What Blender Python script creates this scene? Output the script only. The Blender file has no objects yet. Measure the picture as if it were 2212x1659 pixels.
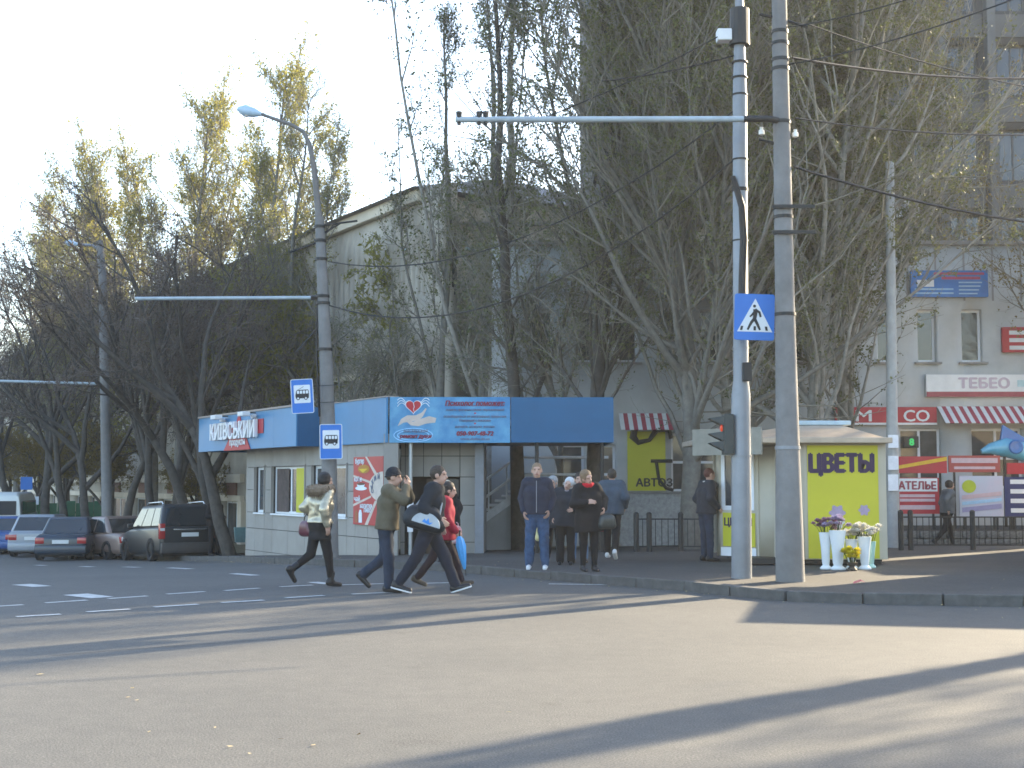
import bpy, bmesh, math, random
import numpy as np
from mathutils import Vector, Matrix, noise

random.seed(7)
RNG = np.random.default_rng(11)
R = math.radians
scene = bpy.context.scene
COL = scene.collection

# ------------------------------------------------------------------ camera
FPX = 2882.0                       # focal length in units of a 2212 px wide frame
PITCH = math.atan(210.5 / FPX)
CAMZ = 1.6
cam_d = bpy.data.cameras.new('camera')
cam_d.sensor_width = 36.0
cam_d.lens = 36.0 * FPX / 2212.0
cam_d.clip_start = 0.1
cam_d.clip_end = 3000
cam = bpy.data.objects.new('camera', cam_d)
cam.location = (0, 0, CAMZ)
cam.rotation_euler = (R(90) + PITCH, 0, 0)
COL.objects.link(cam)
scene.camera = cam

# ------------------------------------------------------------------ light
SUN_AZ = R(47.0)       # to the right of the view axis
SUN_EL = R(21.0)
world = bpy.data.worlds.new('World')
scene.world = world
world.use_nodes = True
wn = world.node_tree
wn.nodes.clear()
sky = wn.nodes.new('ShaderNodeTexSky')
sky.sky_type = 'NISHITA'
sky.sun_disc = False
sky.sun_elevation = SUN_EL
sky.sun_rotation = SUN_AZ
sky.air_density = 1.0
sky.dust_density = 1.5
sky.ozone_density = 1.0
bg = wn.nodes.new('ShaderNodeBackground')
bg.inputs['Strength'].default_value = 0.15
wo = wn.nodes.new('ShaderNodeOutputWorld')
wn.links.new(sky.outputs[0], bg.inputs['Color'])
wn.links.new(bg.outputs[0], wo.inputs['Surface'])
sun_d = bpy.data.lights.new('sun', 'SUN')
sun_d.energy = 4.4
sun_d.angle = R(0.6)
sun_d.color = (1.0, 0.83, 0.57)
sun = bpy.data.objects.new('sun', sun_d)
sdir = Vector((math.sin(SUN_AZ) * math.cos(SUN_EL), math.cos(SUN_AZ) * math.cos(SUN_EL), math.sin(SUN_EL)))
sun.rotation_euler = (-sdir).to_track_quat('-Z', 'Y').to_euler()
sun.location = (30, 30, 40)
COL.objects.link(sun)
scene.view_settings.view_transform = 'Standard'
scene.view_settings.look = 'None'
scene.view_settings.gamma = 1.0
scene.view_settings.exposure = 2.3
scene.cycles.filter_width = 1.6
scene.cycles.max_bounces = 6
scene.cycles.transparent_max_bounces = 8
scene.cycles.use_denoising = True

# ------------------------------------------------------------------ picture <-> place
def ray(px, py):
    a = (px - 1106.0) / FPX
    b = -(py - 829.5) / FPX
    c, s = math.cos(PITCH), math.sin(PITCH)
    return Vector((a, c - s * b, s + c * b))
def P(px, py, Y):
    d = ray(px, py)
    return Vector((0, 0, CAMZ)) + d * (Y / d.y)
def sp3(s):
    s /= 3.0
    return 3.0 * (s if s > 25 else math.log1p(math.exp(s)))
def gz(x, y):
    d = min(-0.514 * x + 0.857 * y, 160.0)
    return -0.055 * sp3(d - 25.0) + 0.04 * sp3(d - 43.0)
def G(px, py, h=0.0):
    """the place on the ground (raised by h) that shows at this point of the picture"""
    d = ray(px, py)
    lo, hi = 1.0, 200.0
    o = Vector((0, 0, CAMZ))
    f = lambda t: (o + d * t).z - gz((o + d * t).x, (o + d * t).y) - h
    t = 1.0
    while t < 200 and f(t) > 0:
        t += 0.25
    lo, hi = t - 0.25, t
    for _ in range(30):
        m = (lo + hi) / 2
        if f(m) > 0: lo = m
        else: hi = m
    return o + d * hi
SW = 0.13            # height of the pavement over the road

# ------------------------------------------------------------------ materials
MATS = {}
def M(name, col, rough=0.7, var=0.12, scale=6.0, bump=0.0, bscale=40.0, metal=0.0, spec=0.4,
      col2=None, dirt=0.0, trans=0.0, emit=None, coat=0.0, sheen=0.0):
    if name in MATS: return MATS[name]
    m = bpy.data.materials.new(name)
    m.use_nodes = True
    nt = m.node_tree
    b = nt.nodes['Principled BSDF']
    b.inputs['Roughness'].default_value = rough
    b.inputs['Metallic'].default_value = metal
    b.inputs['Specular IOR Level'].default_value = spec
    if coat: b.inputs['Coat Weight'].default_value = coat
    if sheen:
        b.inputs['Sheen Weight'].default_value = sheen
    tc = nt.nodes.new('ShaderNodeTexCoord')
    nz = nt.nodes.new('ShaderNodeTexNoise')
    nz.inputs['Scale'].default_value = scale
    nz.inputs['Detail'].default_value = 6.0
    nz.inputs['Roughness'].default_value = 0.65
    nt.links.new(tc.outputs['Object'], nz.inputs['Vector'])
    rp = nt.nodes.new('ShaderNodeValToRGB')
    c = Vector(col)
    c2 = Vector(col2) if col2 else c * (1 + var)
    c1 = c if col2 else c * (1 - var)
    rp.color_ramp.elements[0].position = 0.3
    rp.color_ramp.elements[1].position = 0.7
    rp.color_ramp.elements[0].color = (*[min(1, max(0, q)) for q in c1], 1)
    rp.color_ramp.elements[1].color = (*[min(1, max(0, q)) for q in c2], 1)
    nt.links.new(nz.outputs['Fac'], rp.inputs['Fac'])
    out = rp.outputs['Color']
    if dirt:
        n2 = nt.nodes.new('ShaderNodeTexNoise')
        n2.inputs['Scale'].default_value = scale * 0.35
        n2.inputs['Detail'].default_value = 8.0
        mp = nt.nodes.new('ShaderNodeMapping')
        mp.inputs['Scale'].default_value = (1, 1, 0.25)
        nt.links.new(tc.outputs['Object'], mp.inputs['Vector'])
        nt.links.new(mp.outputs[0], n2.inputs['Vector'])
        r2 = nt.nodes.new('ShaderNodeValToRGB')
        r2.color_ramp.elements[0].position = 0.45
        r2.color_ramp.elements[1].position = 0.75
        r2.color_ramp.elements[0].color = (0, 0, 0, 1)
        r2.color_ramp.elements[1].color = (dirt, dirt, dirt, 1)
        nt.links.new(n2.outputs['Fac'], r2.inputs['Fac'])
        mx = nt.nodes.new('ShaderNodeMix'); mx.data_type = 'RGBA'
        nt.links.new(r2.outputs['Color'], mx.inputs['Factor'])
        nt.links.new(out, mx.inputs['A'])
        mx.inputs['B'].default_value = (0.07, 0.06, 0.05, 1)
        out = mx.outputs['Result']
    nt.links.new(out, b.inputs['Base Color'])
    if bump:
        n3 = nt.nodes.new('ShaderNodeTexNoise')
        n3.inputs['Scale'].default_value = bscale
        n3.inputs['Detail'].default_value = 5.0
        nt.links.new(tc.outputs['Object'], n3.inputs['Vector'])
        bp = nt.nodes.new('ShaderNodeBump')
        bp.inputs['Strength'].default_value = bump
        bp.inputs['Distance'].default_value = 0.02
        nt.links.new(n3.outputs['Fac'], bp.inputs['Height'])
        nt.links.new(bp.outputs[0], b.inputs['Normal'])
    if emit:
        b.inputs['Emission Color'].default_value = (*emit[0], 1)
        b.inputs['Emission Strength'].default_value = emit[1]
    if trans:
        o = nt.nodes['Material Output']
        tr = nt.nodes.new('ShaderNodeBsdfTranslucent')
        nt.links.new(out, tr.inputs['Color'])
        ms = nt.nodes.new('ShaderNodeMixShader')
        ms.inputs[0].default_value = trans
        nt.links.new(b.outputs[0], ms.inputs[1])
        nt.links.new(tr.outputs[0], ms.inputs[2])
        nt.links.new(ms.outputs[0], o.inputs['Surface'])
    MATS[name] = m
    return m

# ------------------------------------------------------------------ mesh building
def np_mesh(name, V, F):
    """V (n,3) array; F list of face index arrays (k,3) or (k,4)"""
    me = bpy.data.meshes.new(name)
    V = np.asarray(V, dtype=np.float32)
    me.vertices.add(len(V))
    me.vertices.foreach_set('co', V.ravel())
    F = [np.asarray(f, dtype=np.int32) for f in F if len(f)]
    loops = np.concatenate([f.ravel() for f in F])
    sizes = np.concatenate([np.full(len(f), f.shape[1], dtype=np.int32) for f in F])
    starts = np.concatenate([[0], np.cumsum(sizes)[:-1]]).astype(np.int32)
    me.loops.add(len(loops))
    me.loops.foreach_set('vertex_index', loops)
    me.polygons.add(len(sizes))
    me.polygons.foreach_set('loop_start', starts)
    me.update(calc_edges=True)
    me.validate()
    return me

def smooth(me, on=True):
    me.polygons.foreach_set('use_smooth', np.full(len(me.polygons), on, dtype=bool))

def link(name, me, parent=None, mats=(), loc=None, rot=None):
    o = bpy.data.objects.new(name, me)
    COL.objects.link(o)
    if me is not None and mats:
        me.materials.clear()
        for m in mats: me.materials.append(m)
    if parent is not None: o.parent = parent
    if loc is not None: o.location = loc
    if rot is not None: o.rotation_euler = rot
    return o

def tag(o, label=None, cat=None, group=None, kind=None):
    if label: o['label'] = label
    if cat: o['category'] = cat
    if group: o['group'] = group
    if kind: o['kind'] = kind
    return o

def thing(name, loc, rz, label, cat, group=None):
    o = bpy.data.objects.new(name, None)
    o.empty_display_size = 0.2
    COL.objects.link(o)
    o.location = loc
    o.rotation_euler = (0, 0, rz)
    return tag(o, label, cat, group)

def copy_tree(o, parent=None):
    c = o.copy()
    COL.objects.link(c)
    c.parent = parent
    for ch in list(o.children): copy_tree(ch, c)
    return c

class MB:
    def __init__(self):
        self.v = []; self.f = []; self.mi = []; self.cur = 0
    def add(self, vs, fs, T=None):
        n = len(self.v)
        for p in vs:
            p = Vector(p)
            self.v.append(T @ p if T is not None else p)
        for f in fs:
            self.f.append(tuple(i + n for i in f)); self.mi.append(self.cur)
        return self
    def box(self, x0, x1, y0, y1, z0, z1, T=None):
        vs = [(x, y, z) for z in (z0, z1) for y in (y0, y1) for x in (x0, x1)]
        return self.add(vs, [(0, 2, 3, 1), (4, 5, 7, 6), (0, 1, 5, 4), (2, 6, 7, 3), (0, 4, 6, 2), (1, 3, 7, 5)], T)
    def frust(self, a, b, z0, z1, T=None):
        """a, b = (x0,x1,y0,y1) at the bottom and the top"""
        vs = [(x, y, z0) for y in a[2:] for x in a[:2]] + [(x, y, z1) for y in b[2:] for x in b[:2]]
        return self.add(vs, [(0, 2, 3, 1), (4, 5, 7, 6), (0, 1, 5, 4), (2, 6, 7, 3), (0, 4, 6, 2), (1, 3, 7, 5)], T)
    def prism(self, poly, y0, y1, T=None):
        """poly in the XZ plane, counter-clockwise seen from -Y; front face at y0"""
        n = len(poly)
        vs = [(p[0], y0, p[1]) for p in poly] + [(p[0], y1, p[1]) for p in poly]
        fs = [tuple(range(n)), tuple(range(2 * n - 1, n - 1, -1))]
        fs += [(i, i + n, (i + 1) % n + n, (i + 1) % n) for i in range(n)]
        return self.add(vs, fs, T)
    def tube(self, path, rad, sides=10, T=None, cap=True):
        path = [Vector(p) for p in path]
        if not isinstance(rad, (list, tuple)): rad = [rad] * len(path)
        vs, fs = [], []
        u = None
        for i, p in enumerate(path):
            t = (path[min(i + 1, len(path) - 1)] - path[max(i - 1, 0)]).normalized()
            if u is None:
                u = t.orthogonal().normalized()
            else:
                u = (u - t * u.dot(t)).normalized()
            w = t.cross(u)
            for k in range(sides):
                a = 2 * math.pi * k / sides
                vs.append(p + (u * math.cos(a) + w * math.sin(a)) * rad[i])
        for i in range(len(path) - 1):
            for k in range(sides):
                a, b = i * sides + k, i * sides + (k + 1) % sides
                fs.append((a, b, b + sides, a + sides))
        if cap:
            fs.append(tuple(range(sides - 1, -1, -1)))
            fs.append(tuple(range((len(path) - 1) * sides, len(path) * sides)))
        return self.add(vs, fs, T)
    def lathe(self, prof, sides=16, T=None, axis='z'):
        """prof: list of (r, h)"""
        vs, fs = [], []
        for r, h in prof:
            for k in range(sides):
                a = 2 * math.pi * k / sides
                q = (r * math.cos(a), r * math.sin(a), h)
                if axis == 'x': q = (h, q[0], q[1])
                if axis == 'y': q = (q[0], h, q[1])
                vs.append(q)
        n = len(prof)
        for i in range(n - 1):
            for k in range(sides):
                a, b = i * sides + k, i * sides + (k + 1) % sides
                fs.append((a, b, b + sides, a + sides))
        fs.append(tuple(range(sides - 1, -1, -1)))
        fs.append(tuple(range((n - 1) * sides, n * sides)))
        return self.add(vs, fs, T)
    def mesh(self, name, bevel=0.0, segs=2, smo=False, angle=40):
        me = bpy.data.meshes.new(name)
        me.from_pydata([tuple(p) for p in self.v], [], self.f)
        me.polygons.foreach_set('material_index', np.array(self.mi, dtype=np.int32))
        bm = bmesh.new(); bm.from_mesh(me)
        bmesh.ops.recalc_face_normals(bm, faces=bm.faces)
        if bevel:
            es = [e for e in bm.edges if len(e.link_faces) == 2 and e.calc_face_angle(0) > R(30)]
            bmesh.ops.bevel(bm, geom=es, offset=bevel, segments=segs, profile=0.6, affect='EDGES', clamp_overlap=True)
        if smo:
            for f in bm.faces: f.smooth = True
            for e in bm.edges:
                if len(e.link_faces) == 2 and e.calc_face_angle(0) > R(angle): e.smooth = False
        bm.to_mesh(me); bm.free()
        me.update()
        return me
    def build(self, name, mat, parent=None, bevel=0.0, smo=False, loc=None, rot=None, segs=2, angle=40):
        mats = mat if isinstance(mat, (list, tuple)) else [mat]
        return link(name, self.mesh(name, bevel, segs, smo, angle), parent, mats, loc, rot)

def part(name, mat, parent, *boxes, bevel=0.0):
    m = MB()
    for b in boxes: m.box(*b)
    return m.build(name, mat, parent, bevel)

def text(name, s, size, mat, parent, loc, width=None, depth=0.006, rot=(0, 0, 0), shear=0.0, bold=0.0, ry=0.0):
    """lettering in the XZ plane that faces -Y, centred on loc"""
    cu = bpy.data.curves.new(name, 'FONT')
    cu.body = s
    cu.size = size
    cu.extrude = depth / 2
    cu.shear = shear
    cu.align_x = 'CENTER'
    cu.align_y = 'CENTER'
    cu.resolution_u = 3
    to = bpy.data.objects.new(name, cu)
    me = bpy.data.meshes.new_from_object(to)
    bpy.data.objects.remove(to); bpy.data.curves.remove(cu)
    n = len(me.vertices)
    co = np.empty(n * 3, dtype=np.float32)
    me.vertices.foreach_get('co', co)
    co = co.reshape(-1, 3)
    w = np.ptp(co[:, 0]); cx = (co[:, 0].max() + co[:, 0].min()) / 2; cy = (co[:, 1].max() + co[:, 1].min()) / 2
    k = width / w if width else 1.0
    x = (co[:, 0] - cx) * k; y = co[:, 1] - cy; z = co[:, 2]
    if ry:
        x, y = x * math.cos(ry) - y * math.sin(ry), x * math.sin(ry) + y * math.cos(ry)
    base = np.stack([x, -z, y], 1)
    polys = [list(p.vertices) for p in me.polygons]
    V = [base]; F = list(polys)
    if bold:
        for j, (dx, dz) in enumerate(((bold, 0), (-bold, 0), (0, bold * .7), (0, -bold * .7))):
            q = base + np.array([dx, -.0008 * (j + 1), dz]); F += [[i + n * (j + 1) for i in p] for p in polys]; V.append(q)
    bpy.data.meshes.remove(me)
    me = bpy.data.meshes.new(name)
    me.from_pydata(np.concatenate(V).tolist(), [], F)
    me.update()
    return link(name, me, parent, [mat], loc, rot)

def arc(cx, cy, rx, ry, a0, a1, n):
    return [(cx + rx * math.cos(R(a0 + (a1 - a0) * i / n)), cy + ry * math.sin(R(a0 + (a1 - a0) * i / n))) for i in range(n + 1)]
def rrect(x0, x1, z0, z1, r, n=4):
    return (arc(x1 - r, z0 + r, r, r, -90, 0, n) + arc(x1 - r, z1 - r, r, r, 0, 90, n)
            + arc(x0 + r, z1 - r, r, r, 90, 180, n) + arc(x0 + r, z0 + r, r, r, 180, 270, n))
# ================================================================== the setting
def asphalt(name, lo, hi, patch, speck=240.0):
    m = bpy.data.materials.new(name); m.use_nodes = True
    nt = m.node_tree; b = nt.nodes['Principled BSDF']
    b.inputs['Roughness'].default_value = 0.78
    b.inputs['Specular IOR Level'].default_value = 0.35
    tc = nt.nodes.new('ShaderNodeTexCoord')
    def nz(scale, det=4, rough=0.6):
        n = nt.nodes.new('ShaderNodeTexNoise'); n.inputs['Scale'].default_value = scale
        n.inputs['Detail'].default_value = det; n.inputs['Roughness'].default_value = rough
        nt.links.new(tc.outputs['Object'], n.inputs['Vector']); return n
    def ramp(src, p0, c0, p1, c1):
        r = nt.nodes.new('ShaderNodeValToRGB')
        r.color_ramp.elements[0].position = p0; r.color_ramp.elements[0].color = (*c0, 1)
        r.color_ramp.elements[1].position = p1; r.color_ramp.elements[1].color = (*c1, 1)
        nt.links.new(src, r.inputs['Fac']); return r
    def mix(kind, fac, a, bb):
        x = nt.nodes.new('ShaderNodeMix'); x.data_type = 'RGBA'; x.blend_type = kind
        x.inputs['Factor'].default_value = fac
        nt.links.new(a, x.inputs['A']); nt.links.new(bb, x.inputs['B']); return x.outputs['Result']
    big = ramp(nz(0.35, 6).outputs['Fac'], 0.35, lo, 0.65, hi)
    fine = ramp(nz(speck, 2).outputs['Fac'], 0.35, (0.6, 0.6, 0.6), 0.70, (1.4, 1.38, 1.34))
    mid = ramp(nz(5.0, 8, 0.75).outputs['Fac'], 0.3, (0.85, 0.85, 0.86), 0.7, (1.12, 1.11, 1.1))
    col = mix('MULTIPLY', 1.0, big.outputs['Color'], fine.outputs['Color'])
    col = mix('MULTIPLY', 1.0, col, mid.outputs['Color'])
    # oil stains and patched seams
    st = ramp(nz(patch, 5, 0.7).outputs['Fac'], 0.62, (1, 1, 1), 0.78, (0.62, 0.61, 0.6))
    col = mix('MULTIPLY', 1.0, col, st.outputs['Color'])
    nt.links.new(col, b.inputs['Base Color'])
    bp = nt.nodes.new('ShaderNodeBump'); bp.inputs['Strength'].default_value = 0.5; bp.inputs['Distance'].default_value = 0.008
    nt.links.new(nz(60, 4).outputs['Fac'], bp.inputs['Height'])
    nt.links.new(bp.outputs[0], b.inputs['Normal'])
    return m
A_ROAD = asphalt('asphalt_road', (0.086, 0.0865, 0.083), (0.105, 0.104, 0.098), 0.8, 70.0)
A_WALK = asphalt('asphalt_pavement', (0.055, 0.053, 0.05), (0.085, 0.081, 0.076), 1.6, 60)
A_SOIL = M('soil_with_leaf_litter', (0.09, 0.075, 0.045), 0.95, col2=(0.19, 0.155, 0.085), scale=5, bump=0.6, bscale=25)
A_FAR = M('far_ground', (0.07, 0.068, 0.06), 0.95, var=0.3, scale=0.2)
A_KERB = M('concrete_kerb', (0.09, 0.087, 0.083), 0.9, var=0.3, scale=5, bump=0.4, bscale=60, dirt=0.5)
A_PAINT = M('road_paint', (0.58, 0.58, 0.57), 0.8, col2=(0.36, 0.36, 0.35), scale=9, bump=0.3, bscale=90)

def sheet(name, xs, ys, dz, mat, label=None):
    V = []; F = []
    for y in ys:
        for x in xs: V.append((x, y, gz(x, y) + dz))
    nx = len(xs)
    for j in range(len(ys) - 1):
        for i in range(nx - 1):
            F.append((j * nx + i, j * nx + i + 1, (j + 1) * nx + i + 1, (j + 1) * nx + i))
    me = np_mesh(name, V, [np.array(F)])
    smooth(me)
    o = link(name, me, None, [mat])
    return tag(o, kind='structure')
far = list(range(-900, -100, 100)) + list(range(-100, 100, 4)) + list(range(100, 901, 100))
sheet('ground', far, [-200, -60, -20] + list(range(-8, 120, 4)) + list(range(120, 1200, 120)), -0.06, A_FAR)
road = sheet('road', [x * 1.0 for x in range(-90, 61)], [y * 1.0 for y in range(-15, 125)], 0.0, A_ROAD)

# kerb line, from right to left, at the road
kerb_pts = [Vector((60, 9.5, 0)), Vector((30, 14.2, 0)), Vector((14, 16.4, 0))]
for px, py in [(2212, 1310), (1960, 1305), (1700, 1298), (1500, 1278), (1300, 1262), (1100, 1245), (900, 1230)]:
    kerb_pts.append(G(px, py))
kerb_pts += [Vector((-3.6, 27.4, 0)), Vector((-5.9, 31.4, 0)), Vector((-8.2, 37.0, 0)), Vector((-11.2, 42.6, 0)),
             Vector((-16.2, 51, 0)), Vector((-23, 62, 0)), Vector((-34, 80, 0)), Vector((-60, 122, 0))]
for p in kerb_pts: p.z = 0
def catmull(ps, n=24):
    out = []
    for i in range(len(ps) - 1):
        p0, p1, p2, p3 = ps[max(i - 1, 0)], ps[i], ps[i + 1], ps[min(i + 2, len(ps) - 1)]
        for k in range(n):
            t = k / n
            out.append(0.5 * ((2 * p1) + (p2 - p0) * t + (2 * p0 - 5 * p1 + 4 * p2 - p3) * t * t + (3 * p1 - p0 - 3 * p2 + p3) * t ** 3))
    out.append(ps[-1]); return out
def resample(ps, step):
    out = [ps[0]]; acc = 0
    for a, b in zip(ps, ps[1:]):
        L = (b - a).length
        while acc + L >= step:
            a = a.lerp(b, (step - acc) / L); out.append(a); L = (b - a).length; acc = 0
        acc += L
    return out
KC = resample(catmull(kerb_pts), 0.5)

# pavement behind the kerb
def strip(name, line, back, n, dz, mat, start=0.0):
    V = []; F = []
    for p in line:
        for j in range(n + 1):
            q = p + back * ((start + j) if j < 6 else start + 5 + (j - 5) * 3)
            V.append((q.x, q.y, gz(q.x, q.y) + dz))
    for i in range(len(line) - 1):
        for j in range(n):
            a = i * (n + 1) + j
            F.append((a, a + 1, a + n + 2, a + n + 1))
    me = np_mesh(name, V, [np.array(F)]); smooth(me)
    return tag(link(name, me, None, [mat]), kind='structure')
BACK = Vector((0.42, 0.907, 0))
walk = strip('pavement', KC, BACK, 18, SW, A_WALK, 0.1)

# kerb of separate stones
kerb = tag(link('kerb', None), kind='structure')
kerb.empty_display_size = 0.1
STONES = []
for vi in range(5):
    m = MB(); r = random.Random(vi)
    m.box(-0.485 - r.random() * 0.008, 0.485 + r.random() * 0.008, -0.075, 0.085, -0.16, SW + 0.012 + r.random() * 0.01)
    me = m.mesh('kerb_stone', 0.018, 2)
    bm = bmesh.new(); bm.from_mesh(me)
    for v in bm.verts:
        v.co += Vector((r.uniform(-1, 1), r.uniform(-1, 1), r.uniform(-1, 1))) * 0.006
    bm.to_mesh(me); bm.free()
    me.materials.append(A_KERB); STONES.append(me)
vis = [i for i in range(0, len(KC) - 2, 2) if KC[i].x < 16 and KC[i].y < 75]
for k, i in enumerate(vis):
    a, b = KC[i], KC[i + 2]
    c = (a + b) / 2; d = b - a
    o = link('kerb_stone', STONES[k * 7 % 5], kerb)
    o.location = (c.x, c.y, gz(c.x, c.y) + random.uniform(-0.012, 0.008))
    o.rotation_euler = (random.uniform(-.02, .02), -math.atan2(gz(b.x, b.y) - gz(a.x, a.y), d.length), math.atan2(d.y, d.x) + random.uniform(-.012, .012))

# lane markings
def dash(px0, py0, px1, py1, w):
    a, b = G(px0, py0), G(px1, py1)
    d = (b - a); d.z = 0; d.normalize(); n = Vector((-d.y, d.x, 0)) * w / 2
    L = (b - a).length; k = max(2, int(L / 0.5))
    V = []; F = []
    for i in range(k + 1):
        c = a.lerp(b, i / k)
        for s in (-1, 1):
            q = c + n * s * (1 + 0.06 * random.uniform(-1, 1))
            V.append((q.x, q.y, gz(q.x, q.y) + 0.006))
        if i: F.append((2 * i - 2, 2 * i - 1, 2 * i + 1, 2 * i))
    return link('lane_marking', np_mesh('lane_marking', V, [np.array(F)]), road, [A_PAINT])
for q in [(-80, 1315, 50, 1307, .12), (98, 1303, 188, 1297, .12), (233, 1294, 318, 1288, .12), (360, 1284, 442, 1278.5, .12), (485, 1276.5, 560, 1271, .12), (605, 1268, 676, 1264.5, .12), (735, 1264, 830, 1261.5, .12), (900, 1261, 985, 1259, .12),
          (35, 1333, 131, 1327.5, .12), (187, 1322.5, 281, 1316.5, .12), (333, 1312, 428, 1306, .12), (478, 1302.5, 570, 1297, .12), (617, 1292, 700, 1287, .12), (760, 1284, 850, 1280, .12),
          (46, 1263, 92, 1267.5, .32), (163, 1284.5, 222, 1291.5, .36), (365, 1227, 412, 1229.5, .2), (503, 1239.5, 553, 1243.5, .2), (675, 1258, 712, 1262, .2),
          (79, 1221, 98, 1222, .2), (176, 1224, 200, 1225, .2), (268, 1225, 300, 1226, .2),
          (1185, 1262, 1330, 1264, .12)]:
    dash(*q)

# tar seams and cracks in the asphalt
A_TAR = M('tar_seam', (.062, .062, .061), .75, col2=(.095, .094, .09), scale=6)
def seam(pts, w, seed):
    r = random.Random(seed); P_ = [G(*q) for q in pts]; L_ = []
    for a, b in zip(P_, P_[1:]):
        n = max(3, int((b - a).length / .25))
        for i in range(n): L_.append(a.lerp(b, i / n) + Vector((r.uniform(-1, 1), r.uniform(-1, 1), 0)) * .035)
    V = []; F = []
    for i in range(len(L_)):
        d = (L_[min(i + 1, len(L_) - 1)] - L_[max(i - 1, 0)]); d.z = 0; d.normalize(); nn = Vector((-d.y, d.x, 0)) * w * r.uniform(.2, .5)
        for s_ in (-1, 1):
            q = L_[i] + nn * s_; V.append((q.x, q.y, gz(q.x, q.y) + .003))
        if i: F.append((2 * i - 2, 2 * i - 1, 2 * i + 1, 2 * i))
    link('tar_seam', np_mesh('tar_seam', V, [np.array(F)]), road, [A_TAR])
seam([(905, 1365), (740, 1371), (420, 1392), (60, 1420)], .02, 2)
seam([(700, 1290), (1150, 1300), (1700, 1316), (2212, 1340)], .025, 5)
# verge of trodden soil under the trees, between pavement and buildings
V = []; F = []
vx = [x * 1.0 for x in range(-60, 8)]; vy = [y * 1.0 for y in range(30, 110)]
idx = {}
def in_verge(x, y):
    d = -0.514 * x + 0.857 * y; n = 0.857 * x + 0.514 * y      # n: distance to the right of the street line
    return n > 14.5 and n < 30 and d > 29.5 and y > 34.5
for y in vy:
    for x in vx:
        if in_verge(x + .5, y + .5):
            f = []
            for q in ((x, y), (x + 1, y), (x + 1, y + 1), (x, y + 1)):
                if q not in idx:
                    idx[q] = len(V); V.append((q[0], q[1], gz(*q) + SW + 0.03 + 0.05 * noise.noise(Vector((q[0] * .4, q[1] * .4, 0)))))
                f.append(idx[q])
            F.append(f)
me = np_mesh('verge', V, [np.array(F)]); smooth(me)
tag(link('verge', me, None, [A_SOIL]), kind='structure')

# ================================================================== buildings
STUCCO = M('beige_stucco', (0.43, 0.385, 0.315), 0.9, var=0.14, scale=1.2, bump=0.25, bscale=30, dirt=0.35)
CREAM = M('cream_paint', (0.62, 0.54, 0.42), 0.8, var=0.08, scale=2, dirt=0.2)
BROWNP = M('brown_panel', (0.19, 0.09, 0.06), 0.7, var=0.2, scale=3)
GLASS = M('dark_window_glass', (0.03, 0.035, 0.04), 0.06, var=0.3, scale=0.8, spec=0.8)
GLASS2 = M('shop_window_glass', (0.06, 0.065, 0.07), 0.08, var=0.5, scale=1.5, spec=0.7)
WHITEP = M('white_plastic_frame', (0.72, 0.74, 0.76), 0.45, var=0.05)
LWALL = M('pale_wall_tiles', (0.46, 0.48, 0.485), 0.75, var=0.12, scale=1.0, bump=0.1, bscale=20, dirt=0.3)
CONC = M('grey_concrete', (0.27, 0.265, 0.26), 0.85, var=0.15, scale=2, bump=0.3, bscale=50, dirt=0.3)
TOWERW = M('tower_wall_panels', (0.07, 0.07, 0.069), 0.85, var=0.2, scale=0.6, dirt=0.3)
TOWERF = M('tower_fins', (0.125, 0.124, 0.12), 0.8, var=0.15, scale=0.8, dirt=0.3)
ROOFM = M('grey_roof_sheet', (0.22, 0.20, 0.2), 0.6, var=0.15, scale=2)
RED = M('red_sign_paint', (0.42, 0.025, 0.04), 0.5, var=0.08)
WHT = M('white_paint', (0.72, 0.73, 0.74), 0.5, var=0.06, scale=3, dirt=0.12)
STONE = M('rubble_stone', (0.15, 0.15, 0.145), 0.95, var=0.5, scale=3.5, bump=0.9, bscale=7)
GRAN = M('granite_plinth', (0.32, 0.33, 0.33), 0.6, var=0.3, scale=14, bump=0.05)
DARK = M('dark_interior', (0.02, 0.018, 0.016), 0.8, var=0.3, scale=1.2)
IRON = M('black_painted_iron', (0.018, 0.019, 0.02), 0.55, var=0.2)
YEL = M('yellow_print', (0.50, 0.47, 0.025), 0.55, var=0.05, scale=1.2)

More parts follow.
